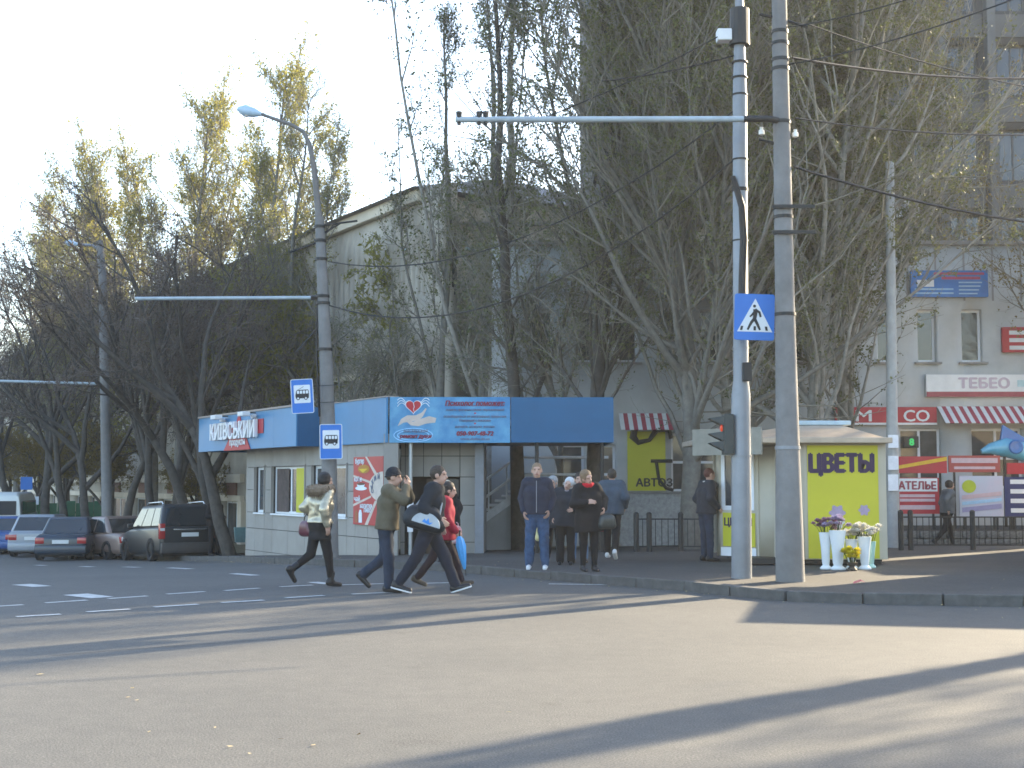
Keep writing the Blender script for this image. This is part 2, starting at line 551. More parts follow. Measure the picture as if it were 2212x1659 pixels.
def wall_with_holes(name, x0, x1, z0, z1, th, holes, mat, parent):
    """slab in XZ (front at y=0, back at y=th) with rectangular holes, front face at -Y"""
    xs = sorted({x0, x1, *[h[0] for h in holes], *[h[1] for h in holes]})
    zs = sorted({z0, z1, *[h[2] for h in holes], *[h[3] for h in holes]})
    solid = lambda i, j: 0 <= i < len(xs) - 1 and 0 <= j < len(zs) - 1 and not any(
        h[0] <= (xs[i] + xs[i + 1]) / 2 <= h[1] and h[2] <= (zs[j] + zs[j + 1]) / 2 <= h[3] for h in holes)
    V = []; F = []; ix = {}
    def v(x, y, z):
        k = (round(x, 4), round(y, 4), round(z, 4))
        if k not in ix: ix[k] = len(V); V.append(k)
        return ix[k]
    for i in range(len(xs) - 1):
        for j in range(len(zs) - 1):
            if not solid(i, j): continue
            a, b, c, d = xs[i], xs[i + 1], zs[j], zs[j + 1]
            F.append((v(a, 0, c), v(b, 0, c), v(b, 0, d), v(a, 0, d)))
            F.append((v(b, th, c), v(a, th, c), v(a, th, d), v(b, th, d)))
            if not solid(i - 1, j): F.append((v(a, th, c), v(a, 0, c), v(a, 0, d), v(a, th, d)))
            if not solid(i + 1, j): F.append((v(b, 0, c), v(b, th, c), v(b, th, d), v(b, 0, d)))
            if not solid(i, j - 1): F.append((v(a, th, c), v(b, th, c), v(b, 0, c), v(a, 0, c)))
            if not solid(i, j + 1): F.append((v(a, 0, d), v(b, 0, d), v(b, th, d), v(a, th, d)))
    return link(name, np_mesh(name, V, [np.array(F)]), parent, [mat])

WIN_CACHE = {}
def window(parent, x0, x1, z0, z1, y=0.18, nx=1, nz=1, fr=0.06, glass=None, fmat=None, name='window'):
    """window object (frame) with panes as sub-parts, set back y behind the wall's face"""
    glass = glass or GLASS; fmat = fmat or WHITEP
    key = (round(x1 - x0, 3), round(z1 - z0, 3), nx, nz, fr, glass.name, fmat.name)
    w, h = x1 - x0, z1 - z0
    if key not in WIN_CACHE:
        m = MB()
        for i in range(nx + 1):
            c = min(max(w * i / nx, fr / 2), w - fr / 2)
            m.box(c - fr / 2, c + fr / 2, 0, 0.06, 0, h)
        for i in range(nx):
            a = fr if i == 0 else w * i / nx + fr / 2
            b = w - fr if i == nx - 1 else w * (i + 1) / nx - fr / 2
            for j in range(nz + 1):
                c = min(max(h * j / nz, fr / 2), h - fr / 2)
                m.box(a, b, 0.003, 0.057, c - fr / 2, c + fr / 2)
        me = m.mesh('window'); me.materials.append(fmat)
        g = MB().box(0, w / nx - fr * .6, 0.02, 0.035, 0, h / nz - fr * .6).mesh('pane'); g.materials.append(glass)
        WIN_CACHE[key] = (me, g)
    me, g = WIN_CACHE[key]
    o = link(name, me, parent, (), (x0, y, z0))
    for i in range(nx):
        for j in range(nz):
            link('pane', g, o, (), (w * i / nx + fr * .3, 0, h * j / nz + fr * .3))
    return o

# ---- tall office block behind the trees: it keeps the whole corner in shade
TX0, TX1, TY = 3.0, 29.6, 50.0
tw = thing('office_tower', (0, TY, -0.5), 0, 'tall grey office block with vertical concrete fins rising behind the poplars', 'building')
nbay = 14; bw = (TX1 - TX0) / nbay
holes = []
for i in range(nbay):
    for s in range(9):
        holes.append((TX0 + bw * i + 0.35, TX0 + bw * (i + 1) - 0.35, 3.6 + 3.3 * s, 3.6 + 3.3 * s + 2.0))
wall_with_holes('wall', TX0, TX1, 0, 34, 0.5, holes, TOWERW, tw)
part('side_wall', TOWERW, tw, (TX0 + 0.003, TX0 + .5, 0.5, 8, 0, 34)); part('side_wall', TOWERW, tw, (TX1 - .5, TX1 - 0.003, 0.5, 8, 0, 34))
part('rear_wall', TOWERW, tw, (TX0 + .5, TX1 - .5, 7.5, 7.997, 0, 34)); part('roof', ROOFM, tw, (TX0 - .3, TX1 + .3, -.4, 8.3, 34, 34.5))
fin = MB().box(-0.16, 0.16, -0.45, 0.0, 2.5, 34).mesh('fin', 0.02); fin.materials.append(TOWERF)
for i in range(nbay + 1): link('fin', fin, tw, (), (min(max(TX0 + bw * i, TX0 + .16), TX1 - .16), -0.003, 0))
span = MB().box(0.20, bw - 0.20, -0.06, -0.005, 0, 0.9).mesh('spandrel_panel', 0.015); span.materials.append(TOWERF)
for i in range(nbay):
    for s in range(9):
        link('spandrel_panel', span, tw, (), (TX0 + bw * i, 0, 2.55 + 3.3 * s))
for h in holes: window(tw, h[0], h[1], h[2], h[3], 0.25, 2, 1, 0.08, GLASS, TOWERF)
ac = thing('air_conditioner', (P(1952, 462, TY).x, TY - 0.62, P(1952, 475, TY).z), 0, 'white boxy air conditioner unit fixed high on the grey office block', 'air conditioner')
part('casing', WHT, ac, (-.42, .42, -0.0, .36, 0, .62), bevel=.02)
m = MB(); m.tube([(-.12, -.006, .31), (-.12, -.02, .31)], .24, 20); m.build('fan_grille', CONC, ac)
part('bracket', IRON, ac, (-.3, -.26, .0, .64, -.06, -.002), (.26, .3, .0, .64, -.06, -.002))

# ---- pale two storey shopping block
WY = 37.0; WZ = 0.0
WX0, WX1 = P(1062, 900, WY).x, 19.0
sb = thing('shopping_block', (0, WY, 0), 0, 'pale two storey shop building with red signs and striped awning behind the poplars', 'building')
zf = lambda py: P(1500, py, WY).z
xf = lambda px: P(px, 1000, WY).x
holes = []
up = [(1988, 2030), (2084, 2130), (1900, 1935), (1795, 1840), (1700, 1745), (1605, 1650), (1515, 1560), (1425, 1470), (1335, 1380), (1245, 1290), (1150, 1195), (2290, 2335), (2385, 2430)]
for a, b in up: holes.append((xf(a), xf(b), zf(782), zf(668)))
GF = [(1200, 1262, 960, 1130), (1268, 1330, 960, 1130), (1450, 1560, 935, 1062), (1945, 2035, 925, 1055), (2100, 2212, 925, 1055), (2240, 2400, 925, 1055), (1640, 1780, 935, 1062)]
for a, b, t, q in GF: holes.append((xf(a), xf(b), zf(q), zf(t)))
wall_with_holes('wall', WX0, WX1, -0.6, zf(530), 0.4, holes, LWALL, sb)
part('side_wall', LWALL, sb, (WX0 + .003, WX0 + .4, .4, 7, -.6, zf(530) - .003)); part('side_wall', LWALL, sb, (WX1 - .4, WX1 - .003, .4, 7, -.6, zf(530) - .003))
part('roof', ROOFM, sb, (WX0 + .4, WX1 - .4, .4, 7, zf(545), zf(540)))
part('coping', CONC, sb, (WX0 - .08, WX1 + .08, -.12, .5, zf(530), zf(530) + .12), bevel=.02)
for h in holes[:len(up)]:
    window(sb, *h, 0.22, 1, 1, 0.07, GLASS, WHITEP)
    part('window_sill', CONC, sb, (h[0] - .1, h[1] + .1, -.12, .2, h[2] - .06, h[2] - .004))
for k, h in enumerate(holes[len(up):]):
    window(sb, *h, 0.2, 2 if k > 1 else 1, 2, 0.07, GLASS2, WHITEP)
# wall panel joints: thin vertical battens on the parapet
bat = MB().box(-.025, .025, -.02, -.002, 0, zf(530) - zf(650)).mesh('batten'); bat.materials.append(CONC)
for px in range(1100, 2420, 62): link('batten', bat, sb, (), (xf(px), 0, zf(650)))
part('plinth', GRAN, sb, (xf(1336), xf(1500), -.25, -.004, -.5, zf(1066)), bevel=.02)
part('plinth', GRAN, sb, (xf(1500) + .003, xf(1925), -.2, -.004, -.5, zf(1080)), bevel=.02)
part('ledge', CONC, sb, (xf(1336), xf(1500), -.3, -.002, zf(1066) + .002, zf(1066) + .06), bevel=.01)
# yellow shop panel
yp = part('shop_panel', YEL, sb, (xf(1355), xf(1437), -.08, -.01, zf(1060), zf(932)))
yp['label'] = 'yellow car parts panel with black drawing'
text('lettering', 'АВТОЗ', .3, IRON, yp, (xf(1412), -.09, zf(1042)), width=1.0, bold=.012)
m = MB(); m.tube([(0.0, 0, 0), (.6, 0, .0)], .05, 6); m.tube([(.15, 0, 0), (.22, 0, -.5), (.42, 0, -.75), (.62, 0, -.8)], .045, 6)
m.build('drawing_stroke', IRON, yp, loc=(xf(1405), -.09, zf(996)))
m = MB(); m.tube([(-.5, 0, .35), (-.55, 0, .1), (-.4, 0, -.05), (-.1, 0, .02), (.1, 0, .3), (.45, 0, .32), (.5, 0, .05)], [.09, .11, .08, .06, .1, .09, .07], 6)
m.build('drawing_stroke', IRON, yp, loc=(xf(1410), -.09, zf(952)))
# striped awnings
def awning(px0, px1, py0, py1, n, name='striped_awning'):
    a = thing(name, (xf(px0), WY - .02, zf(py1)), 0, '', 'awning')
    w = (xf(px1) - xf(px0)); h = zf(py0) - zf(py1)
    s = w / (2 * n)
    st = [MB().add([(0, -.75, 0), (s, -.75, 0), (s, -.02, h), (0, -.02, h), (0, -.74, -.015), (s, -.74, -.015), (s, -.01, h - .015), (0, -.01, h - .015)],
                   [(0, 1, 2, 3), (7, 6, 5, 4), (0, 4, 5, 1), (1, 5, 6, 2), (2, 6, 7, 3), (3, 7, 4, 0)]).mesh('awning_stripe') for _ in range(2)]
    st[0].materials.append(WHT); st[1].materials.append(M('awning_red', (0.34, .05, .08), .8))
    for i in range(2 * n): link('awning_stripe', st[i % 2], a, (), (s * i, 0, 0))
    return a
aw = awning(2026, 2300, 878, 916, 15); aw['label'] = 'red and white striped awning beside the red lettered sign'
aw = awning(1337, 1448, 893, 930, 6); aw['label'] = 'red and white striped awning above the yellow car parts panel'
def flat_sign(name, px0, px1, py0, py1, mat, label, y=-.16, th=.1, tilt=0):
    o = thing(name, (xf((px0 + px1) / 2), WY + y, zf((py0 + py1) / 2)), 0, label, 'sign')
    w, h = xf(px1) - xf(px0), zf(py0) - zf(py1)
    m = MB().prism(rrect(-w / 2, w / 2, -h / 2, h / 2, .02, 2), 0, th); b = m.build('board', mat, o)
    if tilt: o.rotation_euler = (0, R(tilt), 0)
    return o, w, h
o, w, h = flat_sign('shop_sign', 1803, 2022, 880, 916, RED, 'red shop sign with pale capital letters above the flower kiosk roof')
text('lettering', 'EM', h * .95, WHT, o, (-w * .28, -.012, -h * .02), width=w * .27, bold=.01)
text('lettering', 'CO', h * .95, WHT, o, (w * .3, -.012, -h * .02), width=w * .25, bold=.01)
m = MB().box(-w / 2, w / 2, -.012, -.002, -h / 2 - .03, -h / 2 + .03); m.build('trim', WHT, o)
o, w, h = flat_sign('shop_sign', 2001, 2260, 810, 858, WHT, 'white shop sign with pale bubble letters above the striped awning')
part('stripe', M('dull_red', (.3, .06, .08), .6), o, (-w / 2, w / 2, -.012, -.002, -h / 2, -h * .27))
text('lettering', 'ТЕБЕО', h * .62, M('pale_lilac', (.5, .42, .5), .6), o, (-w * .02, -.012, h * .12), width=w * .42, bold=.02)
part('stripe', M('pale_cyan', (.45, .62, .66), .6), o, (w * .26, w * .49, -.012, -.002, -h * .05, h * .25))
BLU = M('blue_sign_print', (.03, .16, .46), .5, var=.2, scale=2)
o, w, h = flat_sign('billboard', 1972, 2140, 586, 643, BLU, 'blue billboard with red and white lines high on the pale shop wall')
part('print_line', M('print_red', (.4, .05, .12), .6), o, (-w * .2, w * .45, -.01, -.002, h * .33, h * .42)); part('print_line', M('print_red', (.4, .05, .12), .6), o, (-w * .1, w * .4, -.01, -.002, h * .16, h * .26))
part('print_panel', WHT, o, (-w * .42, -w * .2, -.01, -.002, -h * .12, h * .14))
LB = M('print_pale_blue', (.35, .55, .72), .6)
for i in range(4): part('print_line', LB, o, (w * (.12 - .0 * i), w * (.42 - .02 * i), -.01, -.002, h * (.02 - .14 * i), h * (.07 - .14 * i)))
for i in range(2): part('print_line', LB, o, (-w * .45, w * .05, -.01, -.002, -h * (.24 + .15 * i), -h * (.18 + .15 * i)))
o, w, h = flat_sign('shop_sign', 2168, 2290, 708, 762, RED, 'red sign with three white lines between the upper windows and wall end')
for i in range(3): part('print_line', WHT, o, (-w * .38, w * .45, -.01, -.002, h * (.2 - .3 * i), h * (.36 - .3 * i)))

# terrace with a rubble retaining wall and advertising boards
TZ = 0.40; TYF = 33.2
xt = lambda px: P(px, 1100, TYF).x
zt = lambda py: P(2000, py, TYF).z
te = thing('terrace', (0, TYF, 0), 0, 'raised terrace with dark rubble stone retaining wall in front of the shops', 'terrace')
part('fill', STONE, te, (xt(1900), 18.9, .25, WY - TYF - .3, -.5, TZ - .05))
part('paving', A_WALK, te, (xt(1900), 18.9, .02, WY - TYF - .3, TZ - .05, TZ))
r_ = random.Random(3)
SM = []
for k in range(6):
    m = MB().box(-.5, .5, -.5, .5, -.5, .5).mesh('stone', .14, 2); m.materials.append(STONE); SM.append(m)
zz = -.3
while zz < TZ - .08:
    hh = r_.uniform(.13, .2); x = xt(1900)
    hh = min(hh, TZ - .02 - zz)
    while x < xt(2330):
        w_ = r_.uniform(.2, .5)
        o = link('stone', r_.choice(SM), te, (), (x + w_ / 2, .12 + r_.uniform(-.03, .03), zz + hh / 2))
        o.scale = (w_ - .015, .25, hh - .012); x += w_
    zz += hh

# low iron fence along the pavement
def fence(px_list, Y, h, label, rail_z=(.12, .72)):
    xs = [P(px, 1100, Y).x for px in px_list]
    base = gz(xs[0], Y) + SW
    f = thing('iron_fence', (xs[0], Y, base), 0, label, 'fence')
    pm = MB().tube([(0, 0, 0), (0, 0, h), (0, 0, h + .03)], [.06, .06, .03], 8).mesh('post'); pm.materials.append(IRON)
    bm_ = MB().box(-.008, .008, -.008, .008, .1, h - .12).mesh('bar'); bm_.materials.append(IRON)
    for x in xs: link('post', pm, f, (), (x - xs[0], 0, 0))
    for a, b in zip(xs, xs[1:]):
        part('rail', IRON, f, (a - xs[0] + .06, b - xs[0] - .06, -.015, .015, .1, .13)); part('rail', IRON, f, (a - xs[0] + .06, b - xs[0] - .06, -.015, .015, h - .14, h - .11))
        n = int((b - a) / .13)
        for k in range(1, n): link('bar', bm_, f, (), (a - xs[0] + (b - a) * k / n, 0, 0))
    return f
fence([1374, 1402, 1470, 1530], 30.0, .85, 'low black iron fence with posts beside the thick poplar trunk')
fence([1945, 1966, 2100, 2260], 29.5, .85, 'low black iron fence in front of the rubble terrace wall')

def board(px0, px1, py0, py1, mat, label, Y=TYF + .1, name='advertising_board'):
    a, b = P(px0, py1, Y), P(px1, py0, Y)
    o = thing(name, ((a.x + b.x) / 2, Y, a.z), 0, label, 'sign')
    w, h = b.x - a.x, b.z - a.z
    part('panel', mat, o, (-w / 2, w / 2, 0, .05, 0, h))
    gzz = TZ - a.z
    part('leg', IRON, o, (-w * .4, -w * .4 + .05, .06, .1, gzz, h)); part('leg', IRON, o, (w * .4 - .05, w * .4, .06, .1, gzz, h))
    return o, w, h
PINK = M('faded_pink_print', (.58, .42, .44), .6)
o, w, h = board(1935, 2028, 1032, 1110, RED, 'red and white sewing shop board standing on the terrace wall')
part('print_panel', WHT, o, (-w * .5, w * .46, -.012, -.002, h * .62, h * .98))
text('lettering', 'АТЕЛЬЕ', h * .3, M('dull_red', (.3, .06, .08), .6), o, (0, -.02, h * .79), width=w * .85, bold=.012)
for z0, z1 in ((.46, .54), (.34, .42), (.12, .24)): part('print_line', PINK, o, (-w * .4, w * .4, -.01, -.002, h * z0, h * z1))
o, w, h = board(1935, 2045, 986, 1022, RED, 'red banner with slanted yellow stripe above the sewing shop board')
m = MB().prism([(-w * .45, h * .25), (w * .5, h * .75), (w * .5, h * .98), (-w * .45, h * .45)], -.012, -.002); m.build('print_stripe', M('print_yellow', (.7, .42, .03), .6), o)
o, w, h = board(2050, 2160, 984, 1020, M('brick_red_print', (.36, .07, .06), .6), 'brick red banner with two pale lines of print on the terrace')
part('print_line', PINK, o, (-w * .45, w * .45, -.01, -.002, h * .55, h * .85)); part('print_line', PINK, o, (-w * .4, w * .4, -.01, -.002, h * .18, h * .34))
o, w, h = board(2074, 2166, 1028, 1116, M('pale_blue_print', (.46, .52, .6), .6, col2=(.58, .5, .58), scale=1.5), 'pale lilac and blue poster with a green spot on the terrace')
for k_, (q0, q1) in enumerate(((.42, .52), (.28, .36), (.1, .22))): MB().prism([(-w * .45, h * q0), (w * .46, h * (q0 + .1)), (w * .46, h * (q1 + .1)), (-w * .45, h * q1)], -.010, -.002).build('print_band', (PINK, LB, M('print_violet', (.3, .28, .45), .6))[k_], o)
m = MB().prism(arc(-w * .28, h * .74, w * .16, h * .16, 0, 345, 20), -.012, -.002); m.build('print_spot', M('print_green', (.42, .48, .03), .6), o)
o, w, h = board(2172, 2290, 1030, 1116, M('navy_print', (.03, .04, .13), .6), 'navy poster with white lettering bars at the end of the terrace')
for i in range(4): part('print_line', WHT, o, (-w * .4, w * .45, -.01, -.002, h * (.82 - .24 * i), h * (.93 - .24 * i)))
o, w, h = board(2176, 2290, 1000, 1024, RED, 'plain red banner above the navy poster')
# green lit exchange display in the dark shop window
o = thing('led_display', (xf(1968), WY - .1, zf(955)), 0, 'small black display with green lit symbol hanging in the dark shop window', 'display')
part('casing', IRON, o, (-.2, .2, 0, .09, -.16, .16), bevel=.015)
text('lit_symbol', '8', .26, M('green_led', (.02, .3, .08), .5, emit=((.05, .8, .2), .12)), o, (0, -.006, 0), bold=.012)
# inflatable beach toys hung at the awning
CY = M('glossy_cyan_vinyl', (.12, .42, .62), .25, spec=.6, coat=.4); NV = M('glossy_blue_vinyl', (.02, .14, .42), .3, coat=.4)
o = thing('inflatable_shark', (P(2170, 970, 35.6).x, 35.6, TZ), 0, 'blue and white inflatable toy with fin standing among the terrace boards', 'toy')
zb = P(2170, 1000, 35.6).z - TZ; k = 35.6 / FPX
m = MB(); m.tube([(-.62, 0, zb + .3), (-.4, 0, zb + .38), (0, 0, zb + .42), (.5, 0, zb + .3), (.9, 0, zb + .25)], [.06, .14, .26, .26, .1], 14); m.build('body', [CY], o, smo=True)
m = MB().prism([(-.12, zb + .6), (.55, zb + .5), (.62, zb + .62), (-.05, zb + 1.02)], -.06, .06); m.build('fin', NV, o, .03)
m = MB(); m.lathe([(.08, -.3), (.16, -.32), (.2, -.29), (.16, -.27), (.08, -.29)], 16, axis='y'); m.build('ring', NV, o, loc=(.2, 0, zb + .42))
part('stand', IRON, o, (-.03, .03, .0, .06, 0, zb + .2))

# ---- entrance stairs between kiosk and shops
STW = M('white_painted_steel', (.78, .8, .82), .5, dirt=.2)
sx0, sx1, SY = P(1035, 1130, 35).x, P(1112, 1050, 35).x, 35.0
st = thing('entrance_stairs', (0, SY, 0), 0, 'concrete entrance stairs with white steel handrail beside the blue pavilion', 'stairs')
zb, zt_ = P(1040, 1130, SY).z, P(1100, 1060, SY).z
n = 7
for i in range(n):
    x = sx0 - .3 + (sx1 - sx0 + .3) * i / n; z = zb + (zt_ - zb) * (i + 1) / n
    part('step', WHT, st, (x, x + .34, 0, 1.4, z - .05, z), bevel=.008)
a0 = Vector((sx0 - .35, -.03, zb - .25)); a1 = Vector((sx1 + .05, -.03, zt_ - .15))
MB().prism([(a0.x, a0.z - .1), (a1.x, a1.z - .1), (a1.x, a1.z + .14), (a0.x, a0.z + .14)], -.05, -.005).build('stringer', STW, st)
MB().prism([(a0.x, -.3), (a1.x, -.3), (a1.x, a1.z - .11), (a0.x, a0.z - .11)], -.0, 1.4).build('base_wall', LWALL, st)
part('landing', CONC, st, (sx1 + .02, sx1 + 2.6, 0, 1.7, zt_ - .12, zt_))
for dz in (.45, .9):
    MB().tube([a0 + Vector((0, 0, dz + .1)), a1 + Vector((0, 0, dz + .12)), a1 + Vector((.7, 0, dz + .12)), a1 + Vector((2.4, 0, dz + .12))], .036, 8).build('handrail', STW, st, smo=True)
for t in (.1, .45, .8, 1):
    p = a0.lerp(a1, t); MB().tube([p, p + Vector((0, 0, 1.0))], .02, 8).build('baluster', STW, st)

# ---- beige block along the side street
U = Vector((0.514, -0.857, 0)); ang = math.atan2(U.y, U.x)
B0 = Vector((-14.0, 60.0, 0))
be = thing('beige_block', (B0.x, B0.y, -2.2), ang, 'long beige three storey block with hipped roof behind the blue pavilion', 'building')
BZ = 2.2                                    # local z of world zero
def bt(px):                                 # distance along the facade that shows at px
    a = (px - 1106) / FPX
    return (a * 60.0 + 14.0) / (0.514 + a * 0.857)
def bzf(px, py):
    Y = 60 - .857 * bt(px); return P(px, py, Y).z + BZ
holes = []
slits = [bt(px) for px in range(560, 962, 11)]
for i, t in enumerate(slits): holes.append((t, t + .13, 7.55 + BZ - .25 * ((i * 37) % 5) / 5, 9.1 + BZ))
wins = [(bt(724), bt(742)), (bt(748), bt(764)), (bt(872), bt(885)), (bt(892), bt(905)), (bt(600), bt(622)), (bt(640), bt(660)), (bt(560), bt(580))]
for a, b in wins: holes.append((a, b, 3.0 + BZ, 5.0 + BZ))
t_left = -60.0; t_end = bt(905)
gb = [(bt(345) + .0, bt(405)), (bt(420), bt(470)), (bt(480), bt(528)), (bt(290), bt(335)), (bt(230), bt(282))]
for a, b in gb: holes.append((a + .15, b - .15, -1.2 + BZ, .75 + BZ))
lefts = []
t = -58.0
while t < bt(225) - 3:
    holes.append((t, t + 1.6, -1.2 + BZ, .75 + BZ)); holes.append((t, t + 1.6, 3.0 + BZ, 5.0 + BZ)); holes.append((t, t + 1.6, 6.4 + BZ, 8.4 + BZ))
    lefts.append(t); t += 3.4
wall_with_holes('wall', t_left, t_end, 0, 10.7 + BZ, .4, holes, STUCCO, be)
for h in holes:
    if h[1] - h[0] > .3: window(be, *h, .22, 2 if h[1] - h[0] > 1 else 1, 1, .07, GLASS, WHITEP)
m = MB().box(0, .13, .3, .39, 0, 1.9).mesh('slit_glass'); m.materials.append(GLASS)
for i, t in enumerate(slits): link('slit_glass', m, be, (), (t, 0, 7.25 + BZ))
part('side_wall', STUCCO, be, (t_end - .4, t_end - .003, .4, 12, 0, 10.69 + BZ))
part('rear_wall', STUCCO, be, (t_left, t_end - .4, 11.6, 11.997, 0, 10.69 + BZ))
part('cornice', CREAM, be, (t_left, t_end + .25, -.25, -.004, 10.35 + BZ, 10.72 + BZ), bevel=.03)
m = MB(); m.add([(t_left, -.5, 10.73 + BZ), (t_end + .5, -.5, 10.73 + BZ), (t_end + .5, 12.4, 10.73 + BZ), (t_left, 12.4, 10.73 + BZ), (t_left, 6, 13.4 + BZ), (t_end - 5.5, 6, 12.9 + BZ)],
                [(0, 1, 5, 4), (1, 2, 5), (2, 3, 4, 5), (3, 0, 4), (0, 3, 2, 1)])
m.build('roof', ROOFM, be)
part('band', CREAM, be, (t_left, bt(530), -.2, -.003, 1.55 + BZ, 1.9 + BZ)); part('band', CREAM, be, (t_left, bt(530), -.18, -.003, .78 + BZ, 1.02 + BZ))
pil = MB().box(-.22, .22, -.22, -.002, 0, .78 + BZ).mesh('pilaster'); pil.materials.append(CREAM)
for px in (225, 286, 340, 412, 475, 530): link('pilaster', pil, be, (), (bt(px), 0, 0))
brp = MB().box(-.55, .55, -.1, -.002, 1.025 + BZ, 1.545 + BZ).mesh('brown_panel'); brp.materials.append(BROWNP)
for px in (258, 312, 375, 445, 505): link('brown_panel', brp, be, (), (bt(px), 0, 0))
part('door', M('wood_door', (.22, .1, .04), .6), be, (bt(318), bt(334), -.05, -.003, -.9 + BZ, .7 + BZ))
part('lintel', CREAM, be, (bt(866), bt(912), -.25, -.002, 5.05 + BZ, 5.35 + BZ)); part('lintel', CREAM, be, (bt(718), bt(770), -.2, -.002, 5.05 + BZ, 5.25 + BZ))

# ---- lower wing between the beige block and the tower
wy = 42.5
lw = thing('parapet_wing', (0, wy, -1), 0, 'beige wing with pale flat parapet between beige block and office tower', 'building')
a, b = P(880, 500, wy).x, P(1300, 500, wy).x
ztop = P(1000, 493, wy).z + 1
hs = [(P(px, 500, wy).x, P(px + 34, 500, wy).x, P(px, q, wy).z + 1, P(px, q - 95, wy).z + 1) for px in (930, 1000, 1070, 1140, 1210) for q in (700, 860)]
wall_with_holes('wall', a, b, 0, ztop, .4, hs, STUCCO, lw)
for h in hs: window(lw, *h, .2, 1, 2, .06, GLASS, WHITEP)
part('parapet', CREAM, lw, (a - .1, b, -.14, -.003, ztop - .62, ztop + .05)); part('coping', ROOFM, lw, (a - .2, b, -.3, .5, ztop + .052, ztop + .16))
part('ledge', M('pale_blue_metal', (.4, .5, .55), .5), lw, (a - .1, b, -.2, -.004, ztop - .74, ztop - .64))
part('side_wall', STUCCO, lw, (a + .003, a + .4, .4, 8, 0, ztop)); part('roof', ROOFM, lw, (a + .4, b, .4, 8, ztop - .5, ztop - .4))

# ---- unseen pavilion and house added right of frame, blocking sun beside the gap
pv = thing('shade_pavilion', (13.8, 28.6, 0), 0, 'unseen beige pavilion added beyond the terrace end for its shade', 'kiosk')
part('wall', STUCCO, pv, (0, 4.6, 0, 2.9, -.2, 4.0), bevel=.02); part('roof', ROOFM, pv, (-.2, 4.8, -.2, 3.1, 4.003, 4.2)); part('shop_window', GLASS2, pv, (.4, 4.2, -.02, -.003, .9, 2.6))
ob = thing('blocker_house', (33.5, 26.0, 0), R(8), 'unseen plain beige house added right of the shop building to block sun', 'building')
hs = [(x, x + 1.3, z, z + 1.7) for x in (1, 4, 7, 10, 13) for z in (1, 4.2, 7.4)]
wall_with_holes('wall', 0, 16, -.3, 10.5, .4, hs, STUCCO, ob)
for h in hs: window(ob, *h, .2, 2, 1, .06)
part('side_wall', STUCCO, ob, (.003, .4, .4, 11, -.3, 10.5)); part('side_wall', STUCCO, ob, (15.6, 15.997, .4, 11, -.3, 10.5)); part('rear_wall', STUCCO, ob, (.4, 15.6, 10.6, 10.997, -.3, 10.5)); part('roof', ROOFM, ob, (-.3, 16.3, -.3, 11.3, 10.502, 10.8))
# ================================================================== blue pavilion
KP = M('cement_wall_panel', (0.315, 0.295, 0.265), 0.7, var=0.07, scale=2.5, bump=0.08, bscale=60, dirt=0.22)
SEAM = M('dark_joint', (0.03, 0.03, 0.03), 0.9)
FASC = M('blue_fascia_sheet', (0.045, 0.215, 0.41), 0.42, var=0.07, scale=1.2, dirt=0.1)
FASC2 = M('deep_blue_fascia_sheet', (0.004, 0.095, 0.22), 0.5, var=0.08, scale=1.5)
CURT = M('dark_curtain', (0.08, 0.06, 0.055), 0.8, var=0.4, scale=7)
KC0 = P(840, 1000, 30.0); KC0.z = 0
UL = Vector((-0.514, 0.857, 0))                       # left facade runs away along the street
kz = gz(-4, 32) + SW                                   # floor level of the pavilion
zk = lambda py: P(840, py, 30.0).z - kz
F0, F1 = zk(956), zk(858)                              # fascia bottom and top
kio = thing('blue_pavilion', (KC0.x, KC0.y, kz), 0, 'grey panelled shop pavilion with wide blue fascia at the street corner', 'kiosk')
LL = 9.3                                               # left facade length
lang = math.atan2(-UL.y, -UL.x)                        # local x of the left facade: from its far end to the corner
def left_frame(name):
    o = link(name, None, kio)
    o.location = (UL.x * LL, UL.y * LL, 0); o.rotation_euler = (0, 0, lang); o.empty_display_size = .1
    return o
LT = Matrix.Translation((UL.x * LL, UL.y * LL, 0)) @ Matrix.Rotation(lang, 4, 'Z')
def lpart(name, mat, *boxes, bevel=0.0, parent=None):
    m = MB()
    for b in boxes: m.box(*b)
    o = m.build(name, mat, parent or kio, bevel)
    if parent is None: o.matrix_local = LT
    return o
def lx(px):                                            # left facade coordinate that shows at px
    a = (px - 1106) / FPX
    s = (a * KC0.y - KC0.x) / (UL.x - a * UL.y); return LL - s
def lz(px, py):
    s = LL - lx(px); return P(px, py, KC0.y + UL.y * s).z - kz
# core walls set 4 cm behind the panels; joints stay open between them
wins = [(lx(553), lx(573)), (lx(590), lx(660)), (lx(676), lx(750))]
wz0, wz1 = lz(650, 1112), lz(650, 1007)
FLO = -0.55
o = wall_with_holes('core_wall', 0, LL - .25, FLO, F0 + .3, .2, [(a, b, wz0, wz1) for a, b in wins], SEAM, kio)
o.matrix_local = LT @ Matrix.Translation((0, .045, 0))
